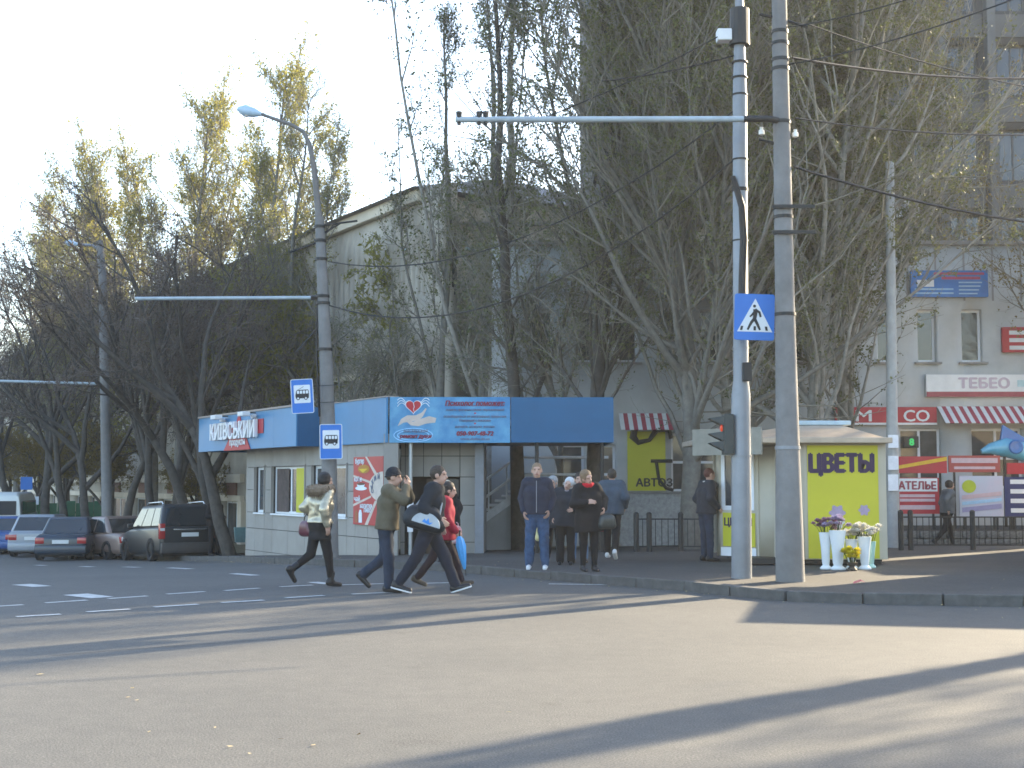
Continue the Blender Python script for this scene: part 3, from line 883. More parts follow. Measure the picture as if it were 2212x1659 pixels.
# panels
cols = sorted({0.0, LL - .25, *[v for w in wins for v in w], lx(612) if False else wins[1][0], lx(770), lx(795), lx(822)})
xs = [0.0, wins[0][0], wins[0][1], wins[1][0], (wins[1][0] + wins[1][1]) / 2, wins[1][1], wins[2][0], (wins[2][0] + wins[2][1]) / 2, wins[2][1], lx(768), lx(795), LL - .25]
zs = [FLO, FLO + .38, FLO + .38 + .62, wz0, wz0 + (wz1 - wz0) / 2, wz1, F0 + .2]
g = .007
for i in range(len(xs) - 1):
    for j in range(len(zs) - 1):
        mx = (xs[i] + xs[i + 1]) / 2; mz = (zs[j] + zs[j + 1]) / 2
        if any(a < mx < b and wz0 < mz < wz1 for a, b in wins): continue
        lpart('wall_panel', KP, (xs[i] + g, xs[i + 1] - g, -.002 + .004 * ((i * 3 + j) % 3), .042, zs[j] + g, zs[j + 1] - g), bevel=.004)
for k, (a, b) in enumerate(wins):
    w = window(kio, a, b, wz0, wz1, 0, 2 if k else 1, 1, .07, GLASS2, WHITEP)
    w.matrix_local = LT @ Matrix.Translation((a, .09, wz0))
    lpart('window_sill', WHITEP, (a - .03, b + .03, -.05, .09, wz0 - .045, wz0 - .003), bevel=.006)
    lpart('reveal', KP, (a - .04, a - .012, -.035, .04, wz0, wz1 + .03), (b + .012, b + .04, -.035, .04, wz0, wz1 + .03), (a - .04, b + .04, -.035, .04, wz1 + .012, wz1 + .05))
lpart('curtain', YEL, (lx(636), lx(652), .072, .085, wz0 + .05, wz1 - .05)); lpart('curtain', M('purple_cloth', (.12, .03, .09), .8), (lx(652) + .004, lx(657), .072, .085, wz0 + .05, wz1 - .05))
lpart('curtain', CURT, (wins[1][0] + .15, lx(620), .075, .085, wz0 + .05, wz1 - .05))
lpart('end_wall', KP, (0.0, .2, .25, 4.5, FLO, F0 + .3))
# chamfer pillar, front facade with door, recess and posts
xr = lambda px: P(px, 1000, 30.0).x - KC0.x
FR = [xr(846), xr(875), xr(905), xr(938), xr(968), xr(995), xr(1022), xr(1042)]
part('corner_pillar', KP, kio, (-.12, xr(860), .02, .3, FLO, F0 + .2), bevel=.01)
YF = .95                                                # front wall set back under the canopy
dx0, dx1, dz1 = xr(868), xr(990), zk(1030)
core = wall_with_holes('core_wall', xr(858), xr(1024), FLO, F0 + .3, .2, [(dx0, dx1, FLO, dz1)], SEAM, kio)
core.location = (0, YF + .045, 0)
ps = [xr(858), dx0, (dx0 * 2 + dx1) / 3, (dx0 + dx1 * 2) / 3, dx1, xr(1024)]
zs2 = [FLO, .35, 1.2, dz1, (dz1 + F0) / 2 + .1, F0 + .2]
for i in range(5):
    for j in range(5):
        if 0 < i < 4 and j < 3: continue
        part('wall_panel', KP, kio, (ps[i] + g, ps[i + 1] - g, YF - .002 + .003 * ((i + j) % 3), YF + .042, zs2[j] + g, zs2[j + 1] - g), bevel=.004)
part('doorway', DARK, kio, (dx0 - .05, dx1 + .05, YF + .5, YF + .55, FLO, dz1 + .1)); part('door', M('dark_metal_door', (.05, .045, .04), .4), kio, (xr(945), dx1 - .02, YF + .12, YF + .18, FLO + .35, dz1 - .04), bevel=.01)
part('door_leaf', M('brown_door', (.06, .035, .02), .5), kio, (xr(915), xr(943), YF + .14, YF + .2, FLO + .35, dz1 - .04), bevel=.01)
part('side_pillar', M('grey_metal_cladding', (.2, .21, .225), .5, var=.1), kio, (xr(1024), xr(1044), YF - .35, YF + 3, FLO, F0 + .2), bevel=.01)
for px, dy in ((886, .15), (1160, .2), (1302, .2)):
    m = MB(); m.tube([(xr(px), dy, FLO), (xr(px), dy, F0 + .05)], .045, 12); m.build('canopy_post', M('galvanised_post', (.38, .4, .41), .4, metal=.6) if px < 900 else IRON, kio, smo=True)
sheetm = M('paper_notice', (.72, .72, .74), .7)
nt_ = part('paper_notice', sheetm, kio, (xr(879), xr(893), .095, .1, 1.05, 1.4), (xr(880), xr(892), .095, .1, .62, .95))
# canopy slab and fascia
part('canopy', M('canopy_soffit', (.16, .17, .18), .7), kio, (xr(842), xr(1323), .06, 4.5, F0 + .04, F0 + .3))
RX1 = xr(1326)
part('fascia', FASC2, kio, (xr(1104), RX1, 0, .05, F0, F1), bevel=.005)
ban = part('banner', M('sky_print', (.008, .14, .36), .5, col2=(.16, .42, .6), scale=1.3), kio, (0.01, xr(1102), -.004, .05, F0 - .004, F1 + .004))
ban['label'] = 'sky blue advertising banner with red heart over cupped hands'
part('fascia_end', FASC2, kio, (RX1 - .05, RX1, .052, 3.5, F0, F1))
fl0 = lx(473)
segs = [(fl0, lx(522)), (lx(520), lx(570)), (lx(570), lx(640)), (lx(640), lx(690)), (lx(722), lx(790)), (lx(790), LL - .01)]
for k, (a, b) in enumerate(segs):
    ex = .12 if k < 4 else -.0
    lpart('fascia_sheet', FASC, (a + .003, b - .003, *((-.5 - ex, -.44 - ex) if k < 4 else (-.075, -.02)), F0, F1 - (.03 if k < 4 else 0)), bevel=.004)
lpart('fascia_return', FASC2, (segs[3][1] + .002, segs[3][1] + .04, -.6, -.02, F0, F1 - .04)); lpart('fascia_return', FASC2, (fl0, fl0 + .05, -.55, 2.5, F0, F1 - .04))
lpart('fascia_coping', M('weathered_coping', (.36, .3, .26), .8), (fl0, segs[3][1], -.66, -.3, F1 - .028, F1 + .02), (segs[4][0], LL - .02, -.10, .25, F1 + .003, F1 + .03))
lpart('canopy', MATS['canopy_soffit'], (fl0 + .06, segs[3][1] - .01, -.42, 4.0, F0 + .05, F0 + .3))
lpart('roof', ROOFM, (.2, LL - .4, .3, 4.0, F0 + .5, F0 + .62))
# lettering on the left fascia
FY = -.64
c = lx(566)
lpart('sign_bar', RED, (lx(503), lx(618), FY - .004, FY + .012, F0 + .40, F0 + .78))
m = MB().prism([(lx(531), F0 - .01), (lx(590), F0 - .01), (lx(580), F0 + .33), (lx(543), F0 + .33)], FY - .008, FY + .012); o = m.build('sign_bar', RED, kio); o.matrix_local = LT
m = MB().prism([(c - .28, F0 + .74), (c + .12, F0 + .74), (c - .08, F0 + 1.02)], FY - .008, FY + .012); o = m.build('sign_bar', RED, kio); o.matrix_local = LT
lw0, lw1 = lx(508), lx(607)
m = text('lettering', 'КИЇВСЬКИЙ', .62, WHT, kio, (0, 0, 0), width=lw1 - lw0, depth=.09, bold=.02); m.matrix_local = LT @ Matrix.Translation(((lw0 + lw1) / 2, FY - .07, F0 + .60))
m = text('lettering', 'продукты', .26, WHT, kio, (0, 0, 0), width=lx(579) - lx(545), depth=.01, bold=.006); m.matrix_local = LT @ Matrix.Translation((lx(562), FY - .02, F0 + .17))
for px in (537, 599):
    x = lx(px); lpart('floodlight', WHT, (x - .2, x + .2, FY - .42, FY - .2, F0 + .86, F0 + .98), bevel=.02); lpart('floodlight_arm', IRON, (x - .015, x + .015, FY - .2, -.5, F0 + .94, F0 + .97))
# banner print
bw_, bh = xr(1102), F1 - F0
BX = lambda u: bw_ * u
BZf = lambda v: F0 + bh * v
def bprint(name, poly, mat, y=-.007):
    return MB().prism([(BX(u), BZf(v)) for u, v in poly], y, y + .002).build(name, mat, ban)
SKIN_P = M('print_skin', (.50, .42, .36), .6, col2=(.62, .52, .46), scale=5); HRT = M('print_heart', (.45, .02, .03), .5); WPR = M('print_white', (.75, .8, .84), .6); DPR = M('print_dark_red', (.2, .03, .06), .6); SPR = M('print_slate', (.12, .16, .25), .6)
heart = [(.20 + .062 * 1.0 * (16 * math.sin(t) ** 3) / 16, .80 + .155 * (13 * math.cos(t) - 5 * math.cos(2 * t) - 2 * math.cos(3 * t) - math.cos(4 * t)) / 16) for t in [2 * math.pi * k / 32 for k in range(32)]]
heart_o = [(.20 + (u - .20) * 1.12, .80 + (v - .80) * 1.12) for u, v in heart]
bprint('print_heart', heart_o[::-1], WPR, -.007); bprint('print_heart', heart[::-1], HRT, -.010)
bprint('print_crack', [(.197, .88), (.205, .78), (.198, .74), (.207, .66), (.21, .66), (.202, .74), (.21, .78), (.202, .88)], WPR, -.013)
bprint('print_palm', [(.07, .36), (.10, .52), (.15, .60), (.22, .60), (.27, .66), (.30, .76), (.31, .74), (.28, .58), (.25, .50), (.18, .46), (.12, .44)], SKIN_P, -.0085)
bprint('print_palm', [(.14, .47), (.20, .46), (.26, .52), (.33, .58), (.39, .54), (.38, .44), (.31, .42), (.24, .36), (.18, .38)], SKIN_P, -.011)
for s in (-1, 1):
    m = MB()
    for dv in (0, .035, .07):
        pts = [(.20 + s * (.062 + .07 * t), .88 + .10 * math.sin(2.6 * t) - dv * (1 + t)) for t in [q / 8 for q in range(9)]]
        m.tube([(BX(u), -.008, BZf(v)) for u, v in pts], .008, 5)
    m.build('print_wing', WPR, ban)
for k, rr in enumerate((.16, .13)):
    m = MB(); m.tube([(BX(.20 + rr * math.cos(a)), -.007, BZf(.16 + (.15 - .04 * k) * math.sin(a))) for a in [math.pi * 2 * q / 28 for q in range(29)]], .012, 5); m.build('print_ring', M('print_pale', (.32, .6, .85), .6), ban)
def btext(s, u, v, w, hgt, mat, shear=.18, bold=.004, y=-.014):
    return text('print_text', s, hgt * bh, mat, ban, (BX(u), y, BZf(v)), width=BX(w), depth=.002, shear=shear, bold=bold)
btext('мастерская', .22, .245, .20, .11, SPR); btext('ремонт души', .22, .12, .26, .12, DPR, bold=.008)
btext('Психолог поможет:', .71, .87, .49, .14, DPR, bold=.008)
part('print_rule', DPR, ban, (BX(.46), BX(.95), -.012, -.010, BZf(.805), BZf(.815)))
btext('понять причины своих переживаний', .71, .72, .48, .075, SPR); btext('освободиться от негативных привычек', .71, .57, .52, .075, SPR); btext('Отношений с близкими', .71, .49, .26, .075, SPR); btext('начать новую жизнь', .71, .34, .33, .075, SPR)
btext('050-907-48-72', .71, .20, .30, .13, DPR, bold=.01); btext('www.dusha.dn.ua', .71, .085, .24, .08, SPR)
for v in (.645, .42):
    bprint('print_heart', [(.71 + (u - .2) * .14, v + (q - .8) * .14) for u, q in heart][::-1], HRT, -.012)
# menu board on the left facade
mx0, mx1, mz0, mz1 = lx(768), lx(832), zk(1137), zk(985)
mn = lpart('menu_board', M('menu_red', (.42, .02, .03), .4, var=.1), (mx0, mx1, -.045, -.012, mz0, mz1)); mn['label'] = 'red cafe menu board with burger, coffee cup and bottles'
mw, mh = mx1 - mx0, mz1 - mz0
def mprint(name, poly, mat, y=-.049): return MB().prism([(mx0 + mw * u, mz0 + mh * v) for u, v in poly], y, y + .003).build(name, mat, mn)
CRM = M('menu_cream', (.6, .52, .45), .6)
mprint('print_disc', arc(1.0, .56, .46, .22, 90, 270, 20), CRM, -.049)
for pl in ([(.40, 1), (.46, 1), (.82, .74), (.74, .72)], [(0, .735), (0, .705), (.62, .60), (.62, .635)], [(0, .30), (0, .265), (.60, .40), (.62, .435)], [(.40, 0), (.50, 0), (.82, .36), (.74, .36)]):
    mprint('print_band', pl[::-1] if False else pl, CRM, -.0475)
mprint('print_bun', arc(.36, .82, .2, .065, 0, 350, 18), M('menu_bun', (.45, .2, .03), .6), -.052); mprint('print_cheese', [(.2, .82), (.34, .765), (.5, .825)], M('menu_cheese', (.7, .5, .03), .6), -.055)
mprint('print_cup', arc(.27, .535, .20, .03, 0, 350, 18), WPR, -.052); mprint('print_cup', [(.13, .60), (.17, .54), (.36, .54), (.41, .60)], WPR, -.055); mprint('print_coffee', arc(.27, .60, .135, .018, 0, 350, 14), M('menu_coffee', (.08, .03, .015), .5), -.058)
mprint('print_bottle', [(.2, .03), (.31, .03), (.31, .17), (.28, .22), (.23, .22), (.2, .17)], WPR, -.052); mprint('print_bottle', [(.07, .03), (.17, .03), (.17, .16), (.14, .21), (.1, .21), (.07, .16)], M('menu_brown', (.35, .1, .04), .5), -.052)
for s, u, v, w in (('бургер', .22, .93, .3), ('кофе', .17, .665, .26), ('чай', .14, .385, .2), ('напитки', .45, .275, .4), ('пиво', .5, .215, .24)):
    text('print_text', s, .17, WPR, mn, (mx0 + mw * u, -.052, mz0 + mh * v), width=mw * w, depth=.003, bold=.004)
for k, ch in enumerate('СЬКИЙ'):
    a = R(200 - 22 * k); text('print_text', ch, .16, SPR, mn, (mx0 + mw * (1.0 + .36 * math.cos(a)), -.055, mz0 + mh * (.56 + .17 * math.sin(a))), depth=.003, bold=.004, ry=R(60 - 15 * k))

# things by the pavilion
bp_ = G(518, 1188, SW)
bin_ = thing('litter_bin', (bp_.x, bp_.y, bp_.z), .3, 'pale green tilting litter bin on a stand beside the pavilion end wall', 'litter bin')
GB = M('pale_green_enamel', (.16, .3, .3), .5, dirt=.4)
MB().frust((-.17, .17, -.13, .13), (-.22, .22, -.18, .18), .28, .82).build('bucket', GB, bin_, .015)
part('stand', IRON, bin_, (-.25, -.235, -.02, .02, 0, .7), (.235, .25, -.02, .02, 0, .7), (-.25, .25, -.02, .02, .0, .02))
p = G(1062, 1186, SW)
o = thing('cardboard_box', (p.x, p.y - 1.2, gz(p.x, p.y - 1.2) + SW), .3, 'brown cardboard box left by the pavilion side pillar', 'box')
CB = M('cardboard', (.2, .11, .05), .85, var=.2)
part('body', CB, o, (-.2, .2, -.15, .15, 0, .28), bevel=.006)
m = MB(); m.add([(-.2, -.15, .281), (.2, -.15, .281), (.22, -.3, .33), (-.22, -.3, .33)], [(0, 1, 2, 3)]); m.add([(-.2, .15, .281), (.2, .15, .281), (.2, .27, .36), (-.2, .27, .36)], [(0, 1, 2, 3)]); m.build('flap', CB, o)

# ================================================================== poles, lamps, signs
PCON = M('grey_spun_concrete', (.19, .185, .18), .85, var=.18, scale=3, bump=.35, bscale=50, dirt=.5)
PMET = M('silver_painted_steel', (.22, .235, .255), .45, var=.12, scale=3, metal=.25, dirt=.4)
CBL = M('black_cable', (.012, .012, .013), .6)
PIPE = M('pale_blue_grey_paint', (.36, .42, .46), .5, dirt=.2)
CER = M('white_porcelain', (.8, .78, .72), .2)
def pole_base(px, py): return G(px, py, SW)
# thick concrete pole
b = pole_base(1707, 1256); TP = b
top = P(1682, -60, b.y)
k1 = b.y / FPX
con = thing('concrete_pole', b, 0, 'thick tapered concrete pole carrying the long horizontal pipe beside flower kiosk', 'pole')
ax = (top - b); rt = lambda t: float(np.interp(t, [0, .08, .22, .45, .75, 1], [31, 29.5, 25.5, 21, 18.5, 16])) * k1
MB().tube([ax * t for t in (0, .08, .22, .45, .75, 1)], [rt(t) for t in (0, .08, .22, .45, .75, 1)], 24).build('shaft', PCON, con, smo=True)
def at_h(py, base, axis):          # fraction along a pole that shows at this height
    zt_ = P(1650, py, base.y).z; return (zt_ - base.z) / axis.z
for py, e in ((70, 6), (95, 2), (130, 2), (150, 4), (450, 5), (505, 5), (470, 2), (265, 3), (680, 2), (968, 3)):
    t = at_h(py, b, ax); c = ax * t; r = rt(t)
    MB().tube([c + Vector((0, 0, -.02)), c + Vector((0, 0, .03))], r + .012, 24).build('clamp_band', IRON if py != 968 else PMET, con)
    if e > 4 and py > 400: part('bracket', IRON, con, (c.x - r - .06, c.x + r + .3, c.y - r - .05, c.y - r - .01, c.z - .03, c.z + .02))
pe = P(985, 268, b.y) - b; p1 = P(1600, 267, b.y) - b; p2 = P(1680, 262, b.y) - b
p1.y -= .25; pe.y -= .25
MB().tube([pe, p1], .045, 12).build('bracket_pipe', PIPE, con, smo=True)
MB().tube([p1, P(1650, 266, b.y) - b + Vector((0, -.25, 0)), p2 + Vector((0, -.05, .0))], [.05, .05, .05], 10).build('pipe_socket', IRON, con, smo=True)
for px in (993, 1036, 1050):
    q = P(px, 268, b.y) - b; q.y -= .25
    MB().tube([q + Vector((0, 0, -.08)), q + Vector((0, 0, .12))], [.03, .05], 8).build('insulator', IRON, con)
for px, py in ((1645, 285), (1718, 290)):
    q = P(px, py, b.y) - b; MB().lathe([(.02, -.05), (.045, -.04), (.045, .02), (.025, .04), (.03, .07)], 10).build('insulator', CER, con, loc=q, smo=True)
for px0, py0, px1, py1 in ((1640, 30, 1672, 38), (1700, 45, 1745, 58), (1640, 300, 1672, 310)):
    a_, b_ = P(px0, py0, b.y) - b, P(px1, py1, b.y) - b; MB().tube([a_, b_], .025, 8).build('cross_arm', IRON, con)
# silver steel pole with traffic light and crossing sign
b2 = pole_base(1602, 1249)
sp = thing('steel_pole', b2, 0, 'silver painted steel pole with dark cable, in front of flower kiosk', 'pole')
top2 = P(1597, -40, b2.y) - b2; k2 = b2.y / FPX
rt2 = lambda t: (22 if t < .31 else 16.5) * k2
MB().tube([(0, 0, 0), top2 * .30, top2 * .325, top2 * .8, top2], [22 * k2, 20.5 * k2, 16.5 * k2, 15.5 * k2, 8 * k2], 22).build('shaft', PMET, sp, smo=True)
def h2(py): return top2 * ((P(1600, py, b2.y).z - b2.z) / top2.z)
for py, mt in ((135, CBL), (168, CBL), (205, CBL), (345, CBL), (408, CBL), (412, CBL), (520, CBL), (752, PMET), (985, PMET)):
    c = h2(py); MB().tube([c + Vector((0, 0, -.012)), c + Vector((0, 0, .012))], 17.5 * k2 if py < 900 else 23 * k2, 20).build('clamp_band', mt, sp)
pts = []
for px, py in ((1580, 385), (1588, 410), (1600, 450), (1604, 520), (1601, 600), (1600, 660)):
    q = P(px, py, b2.y) - b2; q.y -= 17 * k2; pts.append(q)
MB().tube(pts, [.04, .05, .055, .06, .06, .06], 8).build('cable_conduit', CBL, sp, smo=True)
part('junction_box', WHT, sp, (h2(80).x - .36, h2(80).x - .13, -.1, .1, h2(90).z, h2(65).z), bevel=.02)
MB().tube([h2(98), h2(20)], [.16, .15], 14).build('dark_sleeve', IRON, sp)
part('clip_box', IRON, sp, (h2(800).x + .0, h2(800).x + .14, -.2, -.1, h2(825).z, h2(785).z), bevel=.01)
# traffic light, seen from its side
tl = thing('traffic_light', h2(1000) + b2, 0, 'dark traffic light with hooded lamps seen from the side on the steel pole', 'traffic light')
z0, z1 = h2(975).z - h2(1000).z, h2(895).z - h2(1000).z
TLB = M('dark_green_housing', (.03, .04, .04), .5)
part('housing', TLB, tl, (-.28, -.13, -.16, .14, z0 - .05, z1), bevel=.02)
for py in (912, 945, 965):
    zz = h2(py).z - h2(1000).z; m = MB()
    m.add([(-.28, -.13, zz + .09), (-.28, .13, zz + .09), (-.50, .10, zz + .06), (-.50, -.10, zz + .06), (-.28, -.14, zz - .06), (-.28, .14, zz - .06), (-.44, -.12, zz + .02), (-.44, .12, zz + .02)], [(0, 1, 2, 3), (0, 3, 6, 4), (1, 5, 7, 2)])
    o = m.build('hood', TLB, tl); o.modifiers.new('thick', 'SOLIDIFY').thickness = .012
MB().lathe([(.06, -.29), (.045, -.31), (.02, -.32)], 14, axis='x').build('red_lens', M('red_lens', (.5, .03, .01), .3, emit=((1, .12, .03), .08)), tl, loc=(0, 0, h2(925).z - h2(1000).z))
part('bracket', IRON, tl, (-.2, -.1, -.02, .02, z1 - .1, z1 - .06), (-.2, -.1, -.02, .02, z0 + .02, z0 + .06))

SBL = M('sign_blue', (.015, .15, .52), .4, var=.06, scale=3, dirt=.06); SWH = M('sign_white', (.66, .7, .73), .45, var=.05, dirt=.08); SBK = M('sign_black', (.012, .014, .018), .5)
def sign_plate(name, c, w, h, rz, ry, label):
    o = thing(name, c, 0, label, 'road sign'); o.rotation_euler = (0, ry, rz)
    MB().prism(rrect(-w / 2, w / 2, -h / 2, h / 2, .035), -.012, .012).build('plate', SBL, o, .003)
    return o
def pl(o, name, poly, mat, y=-.016): return MB().prism(poly, y, y + .003).build(name, mat, o)
kx = (b2.y - .3) / FPX
w, h = 87 * kx, 101 * kx
cs = sign_plate('pedestrian_crossing_sign', P(1629.5, 685, b2.y - .3), w, h, 0, R(1.8), 'blue square crossing sign with walking figure in white triangle')
pl(cs, 'triangle', [(-w * .43, -h * .32), (w * .45, -h * .32), (w * .015, h * .40)], SWH)
def stick(o, pts, rad, mat, y=-.019):
    m = MB(); m.tube([(a * w, y, q * h) for a, q in pts], [r * w for r in rad], 8)
    for v in m.v: v.y = y + (v.y - y) * .12
    return m.build('figure', mat, o)
pl(cs, 'figure_head', arc(-.005 * w, .235 * h, .038 * w, .038 * w, 0, 340, 16), SBK, -.02)
stick(cs, [(.0, .17), (.02, .08), (.0, -.04)], [.04, .05, .045], SBK); stick(cs, [(.0, -.03), (-.08, -.12), (-.17, -.28)], [.04, .035, .025], SBK, -.021)
stick(cs, [(.0, -.04), (.07, -.15), (.14, -.28)], [.04, .035, .025], SBK, -.023); stick(cs, [(.01, .16), (.12, .10), (.15, .0)], [.035, .03, .025], SBK, -.025); stick(cs, [(.0, .12), (-.06, .05), (-.12, .0)], [.03, .025, .02], SBK, -.027)
for a in (-.33, .01, .31): pl(cs, 'stripe', [(a * w - .03 * w, -.29 * h), (a * w + .03 * w, -.29 * h), (a * w * .93 + .03 * w, -.20 * h), (a * w * .93 - .03 * w, -.20 * h)], SBK, -.02)
part('mount', PMET, cs, (-.3, .05, .012, .14, .05, .08), (-.3, .05, .012, .14, -.12, -.09))

# left lamp pole with stop signs
b3 = pole_base(714, 1206)
lp = thing('lamp_pole', b3, 0, 'leaning concrete lamp pole with curved lamp arm and bus stop signs', 'street lamp')
k3 = b3.y / FPX
D3 = lambda px, py: P(px, py, b3.y) - b3
MB().tube([(0, 0, 0), D3(711, 1000), D3(705, 800), D3(697, 620), D3(690, 470)], [17.5 * k3, 16.5 * k3, 14.5 * k3, 12 * k3, 10 * k3], 18).build('shaft', PCON, lp, smo=True)
MB().tube([D3(690, 480), D3(684, 420), D3(678, 360), D3(668, 310), D3(655, 284), D3(630, 270), D3(560, 245)], [8 * k3, 7 * k3, 6 * k3, 5 * k3, 4.5 * k3, 4 * k3, 3.5 * k3], 12).build('lamp_arm', M('rusty_grey_steel', (.16, .15, .14), .6, dirt=.4), lp, smo=True)
m = MB(); c0, c1 = D3(565, 247), D3(513, 235); m.tube([c0, c0.lerp(c1, .3), c0.lerp(c1, .7), c1], [.04, .1, .13, .04], 12)
for v in m.v: v.z = v.z * 1.0
m.build('lamp_head', M('pale_blue_lamp_casing', (.42, .55, .66), .4), lp, smo=True)
m = MB(); c0, c1 = D3(548, 248), D3(517, 242); m.tube([c0, c0.lerp(c1, .5), c1], [.03, .085, .03], 10); m.build('lamp_glass', CER, lp, smo=True)
for py in (490, 520, 560, 640, 655, 755): 
    c = D3(690 + (py - 470) * .042, py); MB().tube([c + Vector((0, 0, -.03)), c + Vector((0, 0, .03))], (10.8 + (py - 470) * .014) * k3 + .015, 16).build('clamp_band', IRON, lp)
for a_, b_ in (((695, 487), (772, 477)), ((697, 505), (735, 482)), ((625, 545), (690, 522)), ((640, 760), (693, 700))):
    MB().tube([D3(*a_), D3(*b_)], .022, 6).build('cross_arm', IRON, lp)
MB().tube([D3(292, 645), D3(672, 643)], .04, 10).build('bracket_pipe', PIPE, lp, smo=True); MB().tube([D3(672, 643), D3(698, 641)], .05, 8).build('pipe_socket', IRON, lp)
for px in (905 - 200, 685): MB().tube([D3(686, 640), D3(684, 760), D3(690, 900)], .025, 6).build('riser_cable', CBL, lp) if px == 685 else None
def stop_sign(px, py, wp, hp, ry, label, trolley):
    Y = b3.y - .35; kk = Y / FPX; w_, h_ = wp * kk, hp * kk
    o = sign_plate('stop_sign', P(px, py, Y), w_, h_, R(6), ry, label)
    o['group'] = 'stop signs on the lamp pole'
    edge = MB()
    ring = rrect(-w_ / 2 + .004, w_ / 2 - .004, -h_ / 2 + .004, h_ / 2 - .004, .033)
    edge.tube([(x, -.013, z) for x, z in ring + ring[:1]], .008, 5); edge.build('rim', SWH, o)
    pl(o, 'panel', rrect(-w_ * .37, w_ * .37, -h_ * .2, h_ * .33, .02), SWH)
    B = [(-.29, -.06), (.29, -.06), (.31, .06), (.30, .16), (.27, .19), (-.22, .19), (-.27, .15), (-.31, .02)]
    pl(o, 'bus_symbol', [(x * w_, z * h_) for x, z in B], SBK, -.02)
    for i in range(4):
        x0_ = -.235 + i * .135
        pl(o, 'bus_window', rrect(x0_ * w_, (x0_ + .105) * w_, .075 * h_, .165 * h_, .008, 2), SWH, -.023)
    for x0_ in (-.19, .16):
        pl(o, 'bus_wheel', arc(x0_ * w_, -.06 * h_, .08 * w_, .08 * w_, 0, 340, 16), SBK, -.026); pl(o, 'bus_wheel', arc(x0_ * w_, -.06 * h_, .045 * w_, .045 * w_, 0, 340, 12), SWH, -.029)
    if trolley: pl(o, 'trolley_pole', [(-.2 * w_, .19 * h_), (-.17 * w_, .19 * h_), (.08 * w_, .275 * h_), (.07 * w_, .285 * h_)], SBK, -.02)
    part('mount', PMET, o, (-.05, w_ * .5 + .02, .013, .04, .1, .13), (-.05, w_ * .5 + .02, .013, .04, -.13, -.1)) if trolley else part('mount', PMET, o, (-.1, .1, .013, .16, .1, .13), (-.1, .1, .013, .16, -.13, -.1))
    return o
o = stop_sign(653, 856, 47.5, 74, R(3.5) * -1, 'tilted blue trolleybus stop sign reaching left of the lamp pole', True)
m = MB(); part('arm', IRON, o, (.2, .95, .045, .06, -.16, -.145), (.2, .95, .045, .06, .2, .215))
stop_sign(715, 954, 48, 75, R(-1.2), 'blue bus stop sign flat on the lower lamp pole', False)

# far pole on the left and thin grey post on the right
b4 = G(235, 1186, SW); b4 = Vector((P(235, 1100, 46).x, 46, gz(P(235, 1100, 46).x, 46) + SW))
fp = thing('concrete_pole', b4, 0, 'grey concrete pole with thin horizontal pipe among the dark roadside trees', 'pole')
D4 = lambda px, py: P(px, py, 46) - b4
MB().tube([(0, 0, 0), D4(222, 600), D4(215, 520)], [.19, .14, .12], 14).build('shaft', PCON, fp, smo=True); MB().tube([D4(-40, 822), D4(218, 829)], .045, 8).build('bracket_pipe', PIPE, fp)
MB().tube([D4(215, 540), D4(200, 530), D4(165, 528)], .05, 8).build('lamp_arm', PMET, fp); MB().tube([D4(168, 528), D4(150, 525), D4(140, 523)], [.06, .12, .04], 10).build('lamp_head', MATS['pale_blue_lamp_casing'], fp, smo=True)
b5 = Vector((P(1928, 1100, 31).x, 31.0, gz(8.8, 31) + SW)); D5 = lambda px, py: P(px, py, 31) - b5
tp = thing('thin_post', b5, 0, 'slim pale grey post standing just right of the flower kiosk', 'post')
MB().tube([(0, 0, 0), D5(1927, 900), D5(1922, 350)], [.16, .13, .10], 14).build('shaft', M('pale_grey_post', (.34, .34, .33), .8, dirt=.2), tp, smo=True)
for z_, t_ in ((zf(975), 0), (zf(1030), 1)): pass
for k, (pa, pb) in enumerate(((940, 968), (985, 1015), (1025, 1060))):
    m = MB(); c = D5(1926, (pa + pb) / 2); m.box(c.x - .13, c.x + .1, -.2, -.17, D5(1926, pb).z, D5(1926, pa).z); m.build('paper_notice', sheetm, tp)
# overhead cables
def cable(p0, p1, sag, r, label, n=14):
    pts = [p0.lerp(p1, t) - Vector((0, 0, sag * 4 * t * (1 - t))) for t in [i / n for i in range(n + 1)]]
    o = MB().tube(pts, r, 5).build('overhead_cable', CBL, None, smo=True)
    return tag(o, label, 'cable', 'overhead cables at the crossing')
YT = TP.y
L_ = 'thin black overhead cable strung from the concrete pole past the right trees'
cable(P(1712, 125, YT), P(2260, 168, 24), .12, .022, 'black cable leaving the concrete pole just below the top arm')
cable(P(1745, 52, YT), P(2260, 195, 23), .1, .012, 'thin black cable falling to the right from the top cross arm')
cable(P(1718, 255, YT), P(2260, 290, 23), .1, .014, 'black cable leaving the concrete pole at the pipe height')
cable(P(1715, 360, YT), P(2300, 490, 22), .12, .022, 'thick black cable falling from the concrete pole below the pipe')
cable(P(1690, 60, YT), P(2120, -60, 17), .1, .010, 'thin black cable rising right above the concrete pole top')
cable(P(1700, 140, YT), P(2260, -30, 15), .1, .010, 'thin black cable rising right across the concrete pole shaft')
cable(P(709, 565, b3.y), P(1585, 240, b2.y), .9, .013, 'cable sagging from the lamp pole up to the steel pole')
cable(P(712, 660, b3.y), P(1585, 345, b2.y), 1.1, .015, 'lower cable sagging from the lamp pole up to the steel pole')
cable(P(1300, 175, YT), P(1585, 120, b2.y), .05, .012, 'short cable entering the steel pole below its dark sleeve')
cable(P(1130, 272, YT - .25), P(1585, 60, b2.y), .08, .01, 'stay cable from the bracket pipe to the steel pole top')

